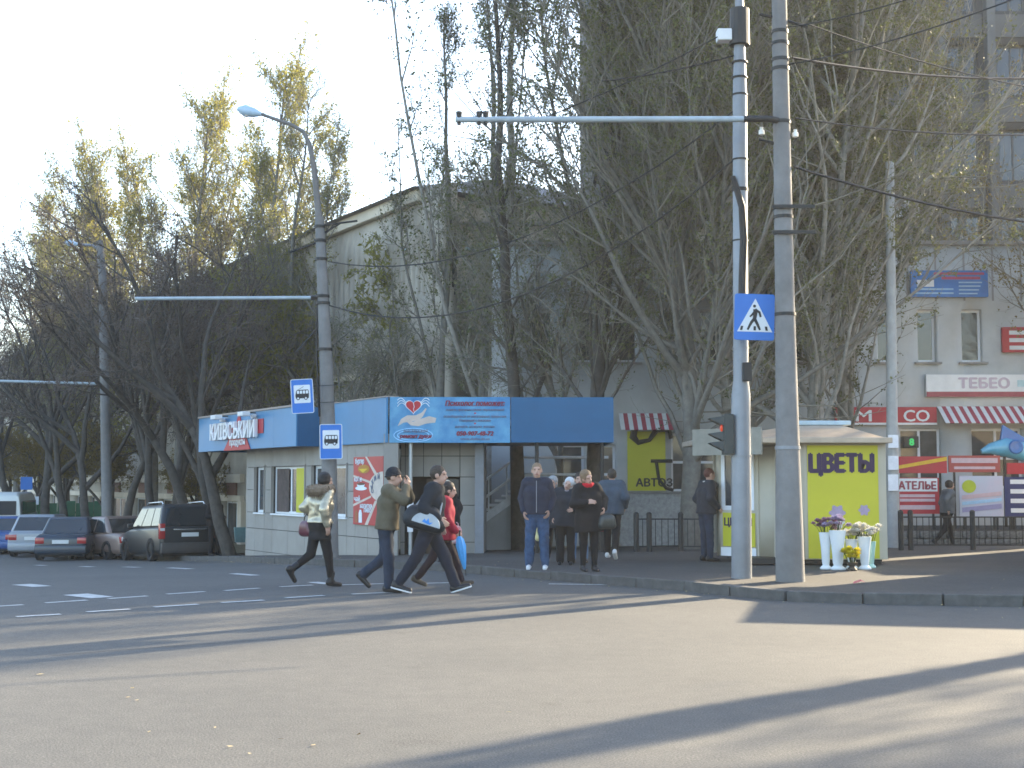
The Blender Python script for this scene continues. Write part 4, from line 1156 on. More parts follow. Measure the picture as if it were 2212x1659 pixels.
# ================================================================== flower kiosk
fk0 = P(1738, 1222, 25.3)
BEI = M('beige_kiosk_panel', (.44, .40, .31), .6, var=.06, scale=2, dirt=.15)
fkx0, fkx1, fkc = P(1545, 1100, 24.0).x, P(1916, 1100, 24.0).x, P(1736, 1100, 24).x
FKY = 23.8; fkz = gz(7, 24) + SW
fk = thing('flower_kiosk', (0, FKY, fkz), 0, 'beige flower kiosk with yellow front panel and flat overhanging roof', 'kiosk')
zq = lambda py: P(1800, py, FKY).z - fkz
kh = zq(958)
xq = lambda px: P(px, 1100, FKY).x
part('front_wall', BEI, fk, (xq(1738), xq(1916), 0, .08, .1, kh), bevel=.01)
# left wall slants back
sideA = Vector((xq(1738), 0, 0)); sideB = Vector((P(1548, 1100, FKY + 1.4).x, 1.4, 0))
sd = (sideA - sideB); sl = sd.length; sang = math.atan2(sd.y, sd.x)
ST = Matrix.Translation(sideB) @ Matrix.Rotation(sang, 4, 'Z')
hz = [(.12, .86, .95, 2.05)]
o = wall_with_holes('side_wall', 0, sl, .1, kh, .08, hz, BEI, fk); o.matrix_local = ST
w_ = window(fk, *hz[0], 0, 1, 1, .08, GLASS2, WHITEP); w_.matrix_local = ST @ Matrix.Translation((.12, -.01, .95))
for x in (.95, 1.32, 1.68):
    o = part('wall_rib', BEI, fk, (x - .02, x + .02, -.018, -.002, .12, kh - .02)); o.matrix_local = ST
o = part('notice', YEL, fk, (.15, .88, -.012, -.003, .28, .9)); o.matrix_local = ST; o['label'] = 'small yellow flower sign under the kiosk window'
text('lettering', 'ЦВЕТЫ', .2, M('violet_print', (.03, .014, .06), .6), o, (.5, -.016, .72), width=.62, depth=.004, bold=.006)
o = part('step_board', WHT, fk, (.1, .9, -.015, -.003, .1, .26)); o.matrix_local = ST
part('rear_wall', BEI, fk, (sideB.x + .1, xq(1916), 2.4, 2.48, .1, kh)); part('side_wall', BEI, fk, (xq(1916) - .08, xq(1916) - .003, .08, 2.4, .1, kh - .003)); part('floor', IRON, fk, (sideB.x + .3, xq(1916) - .08, .09, 2.39, .02, .12))
MB().prism([(0, 0)] * 0 + rrect(0, .1, 0, .1, .02), 0, .1) if False else None
ROOFK = M('sheet_metal_roof', (.42, .34, .26), .45, var=.15, scale=3, metal=.3, dirt=.2)
rx0, rx1 = P(1500, 950, FKY + .9).x, xq(1922)
m = MB(); m.add([(xq(1640), -.28, kh), (rx1, -.28, kh), (rx1, 2.7, kh), (rx0, 2.7, kh), (rx0, .9, kh),
                 (xq(1640), -.28, kh + .1), (rx1, -.28, kh + .1), (rx1, 2.7, kh + .1), (rx0, 2.7, kh + .1), (rx0, .9, kh + .1)],
                [(4, 3, 2, 1, 0), (5, 6, 7, 8, 9), (0, 1, 6, 5), (1, 2, 7, 6), (2, 3, 8, 7), (3, 4, 9, 8), (4, 0, 5, 9)]); m.build('roof_slab', ROOFK, fk, .015)
m = MB(); m.add([(xq(1660), -.1, kh + .103), (rx1 - .1, -.1, kh + .103), (rx1 - .1, 2.6, kh + .103), (rx0 + .2, 2.6, kh + .103), (rx0 + .2, 1.0, kh + .103), (xq(1740), .9, kh + .36), (xq(1850), .9, kh + .36), (xq(1850), 1.6, kh + .36), (xq(1740), 1.6, kh + .36)],
                [(0, 1, 6, 5), (1, 2, 7, 6), (2, 3, 8, 7), (3, 4, 5, 8), (4, 0, 5), (5, 6, 7, 8)]); m.build('roof_top', ROOFK, fk)
m = MB(); q0 = Vector((rx0 - .02, .88, 0)); q1 = Vector((xq(1642), -.31, 0))
o = part('roof_fascia', M('cream_fascia', (.24, .23, .19), .6, dirt=.3), fk, (0, (q1 - q0).length, -.03, -.002, kh - .2, kh + .28)); o.matrix_local = Matrix.Translation(q0) @ Matrix.Rotation(math.atan2((q1 - q0).y, (q1 - q0).x), 4, 'Z')
part('awning_box', M('pale_blue_metal', (.4, .5, .55), .5), fk, (xq(1735), xq(1870), .9, 1.5, kh + .365, kh + .45), bevel=.02)
yp = part('flower_panel', YEL, fk, (xq(1745), xq(1898), -.015, -.003, .12, zq(962))); yp['label'] = 'tall yellow panel with violet lettering and printed flowers'
text('lettering', 'ЦВЕТЫ', .44, M('violet_print', (.03, .014, .06), .6), yp, ((xq(1750) + xq(1887)) / 2, -.02, zq(1004)), width=xq(1887) - xq(1750), depth=.006, bold=.028)
# vases with flowers on the pavement
FL = {'white': M('white_petals', (.68, .66, .6), .7, var=.1, scale=30, trans=.2), 'pink': M('pink_petals', (.42, .22, .3), .7, var=.2, scale=30, trans=.2), 'yellow': M('yellow_petals', (.66, .56, .03), .7, var=.1, scale=30, trans=.2), 'lilac': M('lilac_petals', (.42, .34, .48), .7, var=.15, scale=30, trans=.2)}
STEM = M('flower_stems', (.035, .06, .02), .8)
VAS = M('white_plastic_vase', (.74, .78, .8), .4, var=.04)
def bouquet(px, Y, h, r, kind, label, rb, nf=16, vase=True, tint=None):
    x = P(px, 1100, Y).x; o = thing('flower_vase', (x, Y, gz(x, Y) + SW), 0, label, 'flowers', 'flower vases before the kiosk')
    rr = random.Random(px)
    m = MB(); m.lathe([(rb * .75, 0), (rb * .8, .02), (rb * .42, .07), (rb * .5, .12), (rb * .62, h * .6), (rb * .85, h), (rb * .8, h)], 16); m.build('vase', tint or VAS, o, smo=True)
    ms = MB(); heads = []
    for i in range(nf):
        a = rr.uniform(0, 6.28); q = r * math.sqrt(rr.random()); tz = h + .09 + rr.uniform(0, .13) - q * .25
        e = Vector((q * math.cos(a), q * math.sin(a), tz)); ms.tube([(e.x * .25, e.y * .25, h - .08), (e.x * .7, e.y * .7, h + .08), e], .005, 4); heads.append(e)
    ms.build('stems', STEM, o)
    for e in heads:
        m = MB(); s = rr.uniform(.055, .085)
        for ring, (n_, t_) in enumerate(((7, .9), (6, .55), (4, .2))):
            for k in range(n_):
                a = 6.28 * k / n_ + ring; d = Vector((math.cos(a) * math.sin(t_ * 1.4), math.sin(a) * math.sin(t_ * 1.4), math.cos(t_ * 1.4) * .8 + .1)); sd_ = Vector((-math.sin(a), math.cos(a), 0)) * s * .45
                m.add([e, e + d * s * .7 + sd_, e + d * s * 1.15, e + d * s * .7 - sd_], [(0, 1, 2, 3)])
        m.build('blossom', FL[kind], o)
    return o
bouquet(1782, 22.75, .62, .2, 'pink', 'tall white vase with dusty pink flowers, left of the row', .13)
bouquet(1808, 22.6, .66, .22, 'lilac', 'broad white vase with pale lilac flowers before yellow panel', .17, 18)
bouquet(1838, 22.85, .5, .22, 'white', 'white vase with cream flowers behind the small yellow pot', .13, 16)
bouquet(1866, 22.7, .55, .25, 'white', 'white vase with large bunch of white flowers nearest the kiosk corner', .14, 22)
bouquet(1838, 22.3, .14, .13, 'yellow', 'small dark pot of yellow chrysanthemums among white vases', .11, 22, tint=M('dark_pot', (.05, .04, .03), .7))
bouquet(1880, 23.1, .45, .16, 'white', 'small pale green vase with white flowers by kiosk corner', .1, 9, tint=M('pale_green_vase', (.3, .5, .48), .4))
for px, py, rr, kind in ((1808, 1108, .13, 'lilac'), (1866, 1102, .09, 'lilac'), (1810, 1128, .1, 'white')):
    c = Vector((xq(px), -.02, zq(py))); m = MB(); m.prism([(c.x + rr * (1 + .18 * math.cos(6 * a)) * math.cos(a), c.z + rr * (1 + .18 * math.cos(6 * a)) * math.sin(a)) for a in [6.283 * k / 36 for k in range(36)]], -.022, -.018); m.build('printed_flower', FL[kind], yp)
# unseen kiosk added past the right edge to shade the pavement and kerb
nk = thing('shade_kiosk', (9.9, 22.2, gz(12, 21) + SW), R(-14), 'unseen beige pavilion added on the right to shade the pavement', 'kiosk')
part('wall', BEI, nk, (0, 5.4, 0, 2.6, 0, 3.4), bevel=.02); part('roof', ROOFK, nk, (-.15, 5.6, -.3, 2.8, 3.404, 3.6), bevel=.02); part('shop_window', GLASS2, nk, (.4, 4.8, -.02, -.003, 1.0, 2.4))
# ================================================================== trees
BARK_L = M('pale_poplar_bark', (.26, .245, .215), .9, var=.35, scale=5, bump=.6, bscale=18)
BARK_D = M('dark_acacia_bark', (.065, .058, .05), .95, var=.35, scale=6, bump=.8, bscale=16)
BARK_M = M('grey_brown_bark', (.145, .135, .115), .95, var=.3, scale=6, bump=.6, bscale=18)
TWIG_L = M('poplar_twigs', (.20, .185, .15), .9, var=.3, scale=3)
TWIG_D = M('dark_twigs', (.15, .125, .11), .9, var=.3, scale=3)
LF_GREEN = M('olive_green_leaves', (.075, .092, .032), .6, col2=(.17, .175, .06), scale=2.2, trans=.35)
LF_YEL = M('yellow_green_leaves', (.16, .165, .04), .6, col2=(.32, .29, .06), scale=1.6, trans=.55)
LF_OCHRE = M('ochre_leaves', (.13, .10, .02), .7, col2=(.24, .17, .03), scale=1.5, trans=.45)
LF_BROWN = M('brown_seed_pods', (.07, .05, .035), .8, col2=(.14, .10, .06), scale=2, trans=.25)

def unit(a): return a / np.maximum(np.linalg.norm(a, axis=-1, keepdims=True), 1e-9)
def grow(S, D, L, n, up, wob, rng):
    Ps = [S]; Ds = []; d = D.copy()
    for i in range(n):
        d = unit(d + wob * rng.normal(size=d.shape) + np.array([0, 0, up]))
        Ds.append(d); Ps.append(Ps[-1] + d * (L / n)[:, None])
    return np.stack(Ps, 1), np.stack(Ds, 1)
def tubes(Pt, r0, r1, sides, pw=1.0):
    N, K, _ = Pt.shape
    t = np.empty_like(Pt); t[:, 1:-1] = Pt[:, 2:] - Pt[:, :-2]; t[:, 0] = Pt[:, 1] - Pt[:, 0]; t[:, -1] = Pt[:, -1] - Pt[:, -2]
    t = unit(t)
    ref = np.where(np.abs(t[:, :1, 2:3]) > .9, np.array([1., 0, 0]), np.array([0, 0, 1.])) * np.ones_like(t)
    ref = np.broadcast_to(ref[:, :1], t.shape)
    u = unit(np.cross(t, ref)); w = np.cross(t, u)
    s = np.linspace(0, 1, K)[None, :] ** pw
    r = r0[:, None] * (1 - s) + r1[:, None] * s
    a = 2 * np.pi * np.arange(sides) / sides
    V = Pt[:, :, None, :] + r[:, :, None, None] * (u[:, :, None, :] * np.cos(a)[None, None, :, None] + w[:, :, None, :] * np.sin(a)[None, None, :, None])
    i, k, q = np.meshgrid(np.arange(N), np.arange(K - 1), np.arange(sides), indexing='ij')
    b = (i * K + k) * sides
    F = np.stack([b + q, b + (q + 1) % sides, b + sides + (q + 1) % sides, b + sides + q], -1).reshape(-1, 4)
    return V.reshape(-1, 3), F
def spawn(Pt, Dt, cnt, u0, u1, a0, a1, rng, bias=None):
    N, K, _ = Pt.shape
    idx = np.repeat(np.arange(N), cnt); n = len(idx)
    u = rng.uniform(u0, u1, n); f = u * (K - 1); j = np.minimum(f.astype(int), K - 2); fr = (f - j)[:, None]
    S = Pt[idx, j] * (1 - fr) + Pt[idx, j + 1] * fr
    d = Dt[idx, j]
    ang = rng.uniform(a0, a1, n)[:, None]
    rnd = unit(np.cross(d, rng.normal(size=d.shape)))
    D = unit(d * np.cos(ang) + rnd * np.sin(ang))
    if bias is not None: D = unit(D + bias)
    return S, D, idx, u
class Acc:
    def __init__(self): self.V = []; self.F = []; self.n = 0
    def add(self, V, F): self.V.append(V); self.F.append(F + self.n); self.n += len(V)
    def mesh(self, name): return np_mesh(name, np.concatenate(self.V), [np.concatenate(self.F)])
def leaves(S, size, rng, asp=.75):
    n = len(S); a = unit(rng.normal(size=(n, 3))); b = unit(np.cross(a, rng.normal(size=(n, 3))))
    s = (size * rng.uniform(.6, 1.25, n))[:, None]
    c = S + a * s
    V = np.stack([S, S + a * s * .55 + b * s * asp * .5, S + a * s * 1.15, S + a * s * .55 - b * s * asp * .5], 1)
    V[:, 1] += np.cross(a, b) * s * .12; V[:, 3] += np.cross(a, b) * s * .12
    return V.reshape(-1, 3), np.arange(n * 4).reshape(-1, 4)

def poplar_meshes(seed, H=20., r=.32, spread=1.0, limbs=46, leaf_n=26000, leaf=.075, lean=(0, 0), fork=3.0, twigk=6, low=.14, subs=8):
    rng = np.random.default_rng(seed)
    tr = Acc(); cr = Acc(); lf = Acc()
    S = np.array([[0., 0, -.3]]); D = unit(np.array([[lean[0], lean[1], 1.]]))
    T, TD = grow(S, D, np.array([H]), 16, .04, .05, rng)
    V, F = tubes(T, np.array([r * 1.05]), np.array([.02]), 12, .85)
    base = V[:12]; fl = 1 + .35 * np.exp(-np.maximum(V[:, 2], 0) / .35)
    V[:, :2] = (V[:, :2] - T[0, 0, :2]) * fl[:, None] * 1.0 + T[0, 0, :2] if False else V[:, :2]
    tr.add(V, F)
    # co-leaders that leave the trunk low and climb beside it
    S, D, _, u = spawn(T, TD, int(fork), .10, .38, R(16), R(30), rng)
    L = H * rng.uniform(.5, .78, len(S)); C, CD = grow(S, D, L, 12, .075, .05, rng)
    V, F = tubes(C, r * rng.uniform(.3, .48, len(S)), np.full(len(S), .012), 9, .9); tr.add(V, F)
    # limbs
    mains = [(T, TD, limbs, low), (C, CD, limbs // 2, .08)]
    LP = []; LD = []; LL_ = []
    for (Q, QD, c, u0) in mains:
        S, D, idx, u = spawn(Q, QD, c, u0, .97, R(26), R(52), rng)
        tot = np.linalg.norm(Q[:, -1] - Q[:, 0], axis=1)[idx]
        L = tot * (.10 + .30 * (1 - u) ** .8) * rng.uniform(.6, 1.15, len(S)) * spread
        l, ld = grow(S, D, L, 9, .10, .115, rng)
        V, F = tubes(l, .012 + .0105 * L, np.full(len(S), .006), 6, .9); tr.add(V, F)
        LP.append(l); LD.append(ld); LL_.append(L)
    LP = np.concatenate(LP); LD = np.concatenate(LD); LL_ = np.concatenate(LL_)
    S, D, idx, u = spawn(LP, LD, subs, .12, 1, R(22), R(50), rng)
    L = LL_[idx] * rng.uniform(.18, .42, len(S)) + .25
    B, BD = grow(S, D, L, 4, .12, .12, rng); V, F = tubes(B, .004 + .006 * L, np.full(len(S), .004), 4); cr.add(V, F)
    S, D, idx, u = spawn(B, BD, twigk, .1, 1, R(20), R(60), rng)
    Lt = rng.uniform(.25, .75, len(S)); W, WD = grow(S, D, Lt, 3, .1, .16, rng); V, F = tubes(W, np.full(len(S), .006), np.full(len(S), .003), 3); cr.add(V, F)
    # leaves sit on the twigs, in clumps
    keep = rng.random(len(W)) ** 2; keep /= keep.sum()
    pick = rng.choice(len(W), leaf_n, p=keep); f = rng.uniform(.2, 2.99, leaf_n); j = f.astype(int); fr = (f - j)[:, None]
    pos = W[pick, j] * (1 - fr) + W[pick, j + 1] * fr + rng.normal(size=(leaf_n, 3)) * .035
    V, F = leaves(pos, np.full(leaf_n, leaf), rng); lf.add(V, F)
    a, b, c = tr.mesh('trunk'), cr.mesh('crown'), lf.mesh('foliage'); smooth(a); smooth(b)
    return a, b, c

def broad_meshes(seed, H=8., r=.17, lean=(-.3, 0), leaf_n=9000, leaf=.06, clear=.3, spread=R(42), nl=5):
    rng = np.random.default_rng(seed)
    tr = Acc(); cr = Acc(); lf = Acc()
    S = np.array([[0., 0, -.3]]); D = unit(np.array([[lean[0], lean[1], 1.]]))
    T, TD = grow(S, D, np.array([H * .62]), 10, .03, .10, rng); V, F = tubes(T, np.array([r]), np.array([r * .35]), 10, .9); tr.add(V, F)
    S, D, idx, u = spawn(T, TD, nl, .38, 1, R(22), spread, rng); L = H * rng.uniform(.4, .62, len(S))
    A, AD = grow(S, D, L, 8, .05, .11, rng); V, F = tubes(A, r * rng.uniform(.4, .6, len(S)), np.full(len(S), .02), 7); tr.add(V, F)
    S, D, idx, u = spawn(A, AD, 7, .2, 1, R(20), R(60), rng); L2 = L[idx] * rng.uniform(.25, .5, len(S))
    B, BD = grow(S, D, L2, 6, .04, .12, rng); V, F = tubes(B, .010 + .010 * L2, np.full(len(S), .008), 5); tr.add(V, F)
    S, D, idx, u = spawn(B, BD, 9, .15, 1, R(20), R(65), rng); L3 = rng.uniform(.4, 1.1, len(S))
    C, CD = grow(S, D, L3, 4, .02, .16, rng); V, F = tubes(C, np.full(len(S), .009), np.full(len(S), .005), 4); cr.add(V, F)
    S, D, idx, u = spawn(C, CD, 6, .1, 1, R(20), R(70), rng); L4 = rng.uniform(.18, .5, len(S))
    W, WD = grow(S, D, L4, 2, .0, .2, rng); V, F = tubes(W, np.full(len(S), .005), np.full(len(S), .003), 3); cr.add(V, F)
    pick = rng.integers(0, len(W), leaf_n); f = rng.uniform(.2, 1.99, leaf_n); j = f.astype(int); fr = (f - j)[:, None]
    pos = W[pick, j] * (1 - fr) + W[pick, j + 1] * fr
    V, F = leaves(pos, np.full(leaf_n, leaf), rng, .5); lf.add(V, F)
    a, b, c = tr.mesh('trunk'), cr.mesh('crown'), lf.mesh('foliage'); smooth(a); smooth(b)
    return a, b, c

def face(ms, away=1):
    n = len(ms[2].vertices); co = np.empty(n * 3, dtype=np.float32); ms[2].vertices.foreach_get('co', co); c = co.reshape(-1, 3).mean(0)
    return away * math.pi / 2 - math.atan2(c[1], c[0])
def tree(name, meshes, px, Y, mats, label, group=None, scale=1.0, rz=0.0, sz=None, dz=0.0, x=None):
    x = P(px, 1000, Y).x if x is None else x
    o = thing(name, (x, Y, gz(x, Y) + SW * .7 + dz), rz, label, 'tree', group)
    s = sz or scale; o.scale = (scale, scale, s)
    for nm, me, mt in zip(('trunk', 'crown', 'foliage'), meshes, mats):
        c = link(nm, me, o)
        if not me.materials: me.materials.append(None)
        c.material_slots[0].link = 'OBJECT'; c.material_slots[0].material = mt
        if nm == 'foliage': c['kind'] = 'stuff'
    return o
PA = poplar_meshes(21, 21, .25, .95, 46, 60000, leaf=.07, subs=9, twigk=7)
PB = poplar_meshes(22, 20, .22, .68, 40, 20000, leaf=.07, fork=2, subs=10, twigk=7)
PC = poplar_meshes(23, 19, .24, 1.2, 56, 72000, leaf=.07, fork=4, low=.10, subs=11, twigk=7)
PD = poplar_meshes(24, 16, .20, .8, 44, 28000, leaf=.08, fork=3, low=.24)
PS = poplar_meshes(25, 17, .20, .42, 28, 4800, fork=1, lean=(-.13, 0), low=.3, twigk=5)
PS2 = poplar_meshes(26, 18, .20, .45, 28, 5600, fork=1, lean=(-.04, 0), low=.22, twigk=5)
PN = poplar_meshes(27, 8, .12, .42, 60, 16000, leaf=.09, fork=3, low=.06)
BA = broad_meshes(31, 9.5, .20, (-.30, .0), 5000)
BB = broad_meshes(32, 8.5, .16, (-.45, .1), 4500)
BC = broad_meshes(33, 8.0, .15, (.1, .0), 4500)
BD_ = broad_meshes(34, 6.5, .15, (.0, .1), 15000, leaf=.10)
GRN = (BARK_L, TWIG_L, LF_GREEN); GRM = (BARK_M, TWIG_L, LF_GREEN); GYL = (BARK_M, TWIG_L, LF_YEL); DRK = (BARK_D, TWIG_D, LF_BROWN); OCH = (BARK_D, TWIG_D, LF_OCHRE)
g1 = 'tall poplars behind the pavilion'; g2 = 'poplars before the shop building'; g3 = 'sunlit poplars along the side street'; g4 = 'dark roadside trees along the parked cars'
tree('poplar_tree', PS, 985, 40.3, GRM, 'slender poplar leaning left, with bare thin crown left of the others', g1, 1.0, 0.2)
tree('poplar_tree', PS2, 1010, 39.4, GRM, 'slender sparse poplar standing just left of the thick pale poplar trunk', g1, 1.02, 2.1)
tree('poplar_tree', PS2, 1122, 34.5, (BARK_D, TWIG_L, LF_GREEN), 'straight poplar with blackened trunk foot beside the entrance stairs', g2, 1.05, 4.0)
tree('poplar_tree', PS2, 1052, 38.2, GRN, 'straight sparse poplar with pale trunk rising behind the heart banner', g1, 1.15, 1.0)
tree('poplar_tree', PB, 1297, 32.4, (BARK_D, TWIG_L, LF_GREEN), 'poplar with dark trunk under the end of the blue canopy', g2, 1.0, face(PB))
tree('poplar_tree', PC, 1492, 31.4, GRM, 'thick many stemmed poplar by the low fence left of flower kiosk', g2, 1.0, 2.3)
tree('poplar_tree', PA, 1600, 34.0, GRN, 'tall poplar partly hidden by the silver steel pole', g2, 1.02, 2.9)
tree('poplar_tree', PC, 1760, 32.0, GRN, 'pale forked poplar right of the concrete pole above flower kiosk', g2, 1.0, 5.0)
tree('poplar_tree', PA, 1845, 34.6, GRN, 'tall pale poplar between the concrete pole and the slim post', g2, 1.0, 1.2)
tree('poplar_tree', PB, 2085, 46.5, (BARK_M, TWIG_L, LF_OCHRE), 'brown leaved poplar rising behind the shop roof before the tower', g2, 1.05, 0.7)
tree('poplar_tree', PB, 2310, 35.2, (BARK_M, TWIG_L, LF_OCHRE), 'brown leaved poplar by the terrace end, in sunlight', g2, 1.0, 3.3)
for px, top, Y, ms, mt, rz, lab in ((560, 75, 48.8, PD, GYL, .3, 'tall yellow green poplar directly behind the lamp pole'), (645, 210, 48.6, PB, GYL, 4.4, 'yellow green poplar behind the pavilion lettering'), (392, 150, 53, PD, GYL, 2.0, 'yellow green poplar behind the dark leaning trees'), (430, 300, 57, PB, GYL, 2.5, 'yellow poplar lower than its right neighbour, beyond the parked sedan'),
                                (330, 345, 61, PD, GYL, 5.1, 'bushy yellow poplar beyond the far concrete pole'), (235, 330, 66, PD, GYL, 3.7, 'hazy yellow poplar above the silver hatchback'), (150, 420, 72, PD, GYL, 1.1, 'hazy yellow poplar above the blue car'), (90, 440, 76, PB, GYL, 1.9, 'thin hazy yellow poplar above the white van'), (40, 480, 80, PD, GYL, .2, 'last hazy poplar down the side street'), (820, 455, 45, BD_, GYL, .9, 'small bright yellow tree before the hipped roof of beige block')):
    x = P(px, 500, Y).x; zt_ = P(px, top, Y).z; H0 = {id(PD): 16.2, id(PB): 19.8, id(BD_): 7.2}[id(ms)]
    sz = (zt_ - gz(x, Y)) / H0
    tree('poplar_tree' if ms is not BD_ else 'small_tree', ms, px, Y, mt, lab, g3 if ms is not BD_ else None, max(.8, sz * .92), face(ms, 1 if rz < 2.4 else -1) + (rz * .3) % .5 - .25, sz)
for px, Y, ms, rz, sc, lab in ((507, 39.5, BA, 0.0, 1.0, 'dark forked tree leaning left beside the pavilion end wall'), (492, 43.0, BB, .5, 1.05, 'dark leaning tree behind the large station wagon'), (440, 44.5, BA, .5, 1.0, 'dark twisted tree rising behind the station wagon roof'), (372, 47, BC, 2.2, 1.15, 'thin upright dark tree before the cream columns'), (345, 48, BB, 6.0, 1.15, 'dark tree with low branch leaning toward the far pole'), (262, 50, BC, 1.0, 1.2, 'dark tree just right of the far concrete pole'),
                           (205, 53, BA, 5.9, 1.0, 'dark tree just left of the far concrete pole'), (165, 55, BB, .2, 1.15, 'dark double tree behind the dark blue sedan'), (110, 58, BA, 5.6, 1.1, 'dark tree behind the silver hatchback'), (55, 62, BB, .9, 1.2, 'dark tree behind the bright blue car'), (10, 66, BA, .3, 1.1, 'dark tree above the white van at the road edge')):
    tree('roadside_tree', ms, px, Y, DRK, lab, g4, sc * 1.1, rz, sc * 1.18)
for px, Y, rz, sc, lab in ((225, 60, .3, .85, 'ochre leaved shrub tree behind the far pole'), (150, 66, 1.9, .9, 'ochre leaved shrub tree near the green fence'), (85, 70, 3.0, .95, 'ochre leaved tree behind the white van'), (20, 72, 4.0, .95, 'ochre leaved tree over the van roof'), (420, 55, 5.0, .62, 'low ochre bush tree before the cream columns')):
    tree('ochre_tree', BD_, px, Y, OCH, lab, 'ochre shrub trees down the side street', sc, rz)
tree('poplar_tree', PN, 0, 17.9, GRM, 'unseen narrow poplar added right of the crossing for its shadow band', None, .26, 1.0, 1.0, x=11.0)  # added out of view, squeezed narrow so its shadow forms one band
tree('poplar_tree', PB, 0, 23.8, (BARK_M, TWIG_L, LF_OCHRE), 'sparse brown poplar past the added pavilion on the right', None, 1.0, 2.0, x=20.0)
BE = broad_meshes(35, 9.0, .13, (.02, .0), 3500, leaf=.07, spread=R(34), nl=7)
for px, Y, rz, sc, lab in ((770, 41.5, .4, .85, 'bare twiggy tree before the beige block right of the lamp pole'), (885, 40.6, 2.2, .78, 'bare twiggy tree above the corner of the pavilion'), (1180, 35.6, 3.9, .95, 'twiggy tree with green leaves over the blue canopy')):
    tree('twiggy_tree', BE, px, Y, GRM, lab, 'thin twiggy trees behind the pavilion', sc, rz)
# ================================================================== people
def sdf_mesh(prims, h, k=.03, cuts=(), keep=None):
    """surface of a smooth union of round cones / ellipsoids; prims: ('c', a, b, ra, rb) or ('e', centre, radii, rot3x3)"""
    lo = np.full(3, 1e9); hi = np.full(3, -1e9)
    for p in prims:
        if p[0] == 'c':
            for q, r in ((p[1], p[3]), (p[2], p[4])): lo = np.minimum(lo, np.array(q) - r); hi = np.maximum(hi, np.array(q) + r)
        else:
            r = max(p[2]); lo = np.minimum(lo, np.array(p[1]) - r); hi = np.maximum(hi, np.array(p[1]) + r)
    lo -= 3 * h; hi += 3 * h
    n = np.ceil((hi - lo) / h).astype(int) + 1
    ax = [lo[i] + h * np.arange(n[i]) for i in range(3)]
    D = np.full(n, 1.0, dtype=np.float32)
    for p in prims:
        if p[0] == 'c':
            a, b, ra, rb = np.array(p[1], float), np.array(p[2], float), p[3], p[4]
            bl = np.minimum(a - ra, b - rb); bh = np.maximum(a + ra, b + rb)
        else:
            c = np.array(p[1], float); bl = c - max(p[2]); bh = c + max(p[2])
        m = k + 3 * h
        i0 = np.maximum(((bl - m - lo) / h).astype(int), 0); i1 = np.minimum(((bh + m - lo) / h).astype(int) + 2, n)
        X, Y, Z = np.meshgrid(ax[0][i0[0]:i1[0]], ax[1][i0[1]:i1[1]], ax[2][i0[2]:i1[2]], indexing='ij')
        Q = np.stack([X, Y, Z], -1)
        if p[0] == 'c':
            ab = b - a; L2 = max(ab @ ab, 1e-9)
            t = np.clip(((Q - a) @ ab) / L2, 0, 1)
            d = np.linalg.norm(Q - a - t[..., None] * ab, axis=-1) - (ra + (rb - ra) * t)
        else:
            q = Q - c
            if len(p) > 3 and p[3] is not None: q = q @ np.array(p[3])
            rr = np.array(p[2]); k0 = np.linalg.norm(q / rr, axis=-1); k1 = np.linalg.norm(q / rr ** 2, axis=-1)
            d = np.where(k1 > 1e-6, k0 * (k0 - 1) / np.maximum(k1, 1e-6), -min(rr))
        s = D[i0[0]:i1[0], i0[1]:i1[1], i0[2]:i1[2]]
        hh = np.clip(.5 + .5 * (s - d) / k, 0, 1)
        s[...] = s * (1 - hh) + d * hh - k * hh * (1 - hh)
    if cuts:
        X, Y, Z = np.meshgrid(*ax, indexing='ij'); Q = np.stack([X, Y, Z], -1)
        for (c, nrm) in cuts:                      # keep the side the normal points away from
            nrm = np.array(nrm, float); nrm /= np.linalg.norm(nrm)
            D = np.maximum(D, ((Q - np.array(c)) @ nrm).astype(np.float32))
    # surface nets
    S = D < 0
    c = sum(S[i:n[0] - 1 + i, j:n[1] - 1 + j, l:n[2] - 1 + l].astype(np.int8) for i in (0, 1) for j in (0, 1) for l in (0, 1))
    act = (c > 0) & (c < 8)
    cells = np.argwhere(act)
    vid = np.full(act.shape, -1, dtype=np.int32); vid[act] = np.arange(len(cells))
    acc = np.zeros((len(cells), 3)); cnt = np.zeros(len(cells))
    cor = [(i, j, l) for i in (0, 1) for j in (0, 1) for l in (0, 1)]
    val = {q: D[cells[:, 0] + q[0], cells[:, 1] + q[1], cells[:, 2] + q[2]] for q in cor}
    for q in cor:
        for axs in range(3):
            if q[axs]: continue
            w = list(q); w[axs] = 1; w = tuple(w)
            a, b = val[q], val[w]; m = (a < 0) != (b < 0)
            t = a[m] / (a[m] - b[m]); pt = np.tile(np.array(q, float), (m.sum(), 1)); pt[:, axs] += t
            acc[m] += pt; cnt[m] += 1
    V = lo + h * (cells + acc / cnt[:, None])
    F = []
    for axs in range(3):
        sl0 = [slice(None)] * 3; sl1 = [slice(None)] * 3
        sl0[axs] = slice(0, -1); sl1[axs] = slice(1, None)
        E = S[tuple(sl0)] != S[tuple(sl1)]
        e = np.argwhere(E); u, v = [(1, 2), (2, 0), (0, 1)][axs]
        ok = (e[:, u] > 0) & (e[:, v] > 0) & (e[:, u] < n[u] - 1) & (e[:, v] < n[v] - 1); e = e[ok]
        ins = S[e[:, 0], e[:, 1], e[:, 2]]
        def cid(du, dv):
            w = e.copy(); w[:, u] -= du; w[:, v] -= dv; return vid[w[:, 0], w[:, 1], w[:, 2]]
        q = np.stack([cid(1, 1), cid(0, 1), cid(0, 0), cid(1, 0)], 1)
        q[~ins] = q[~ins][:, ::-1]
        F.append(q)
    F = np.concatenate(F)
    return V, F

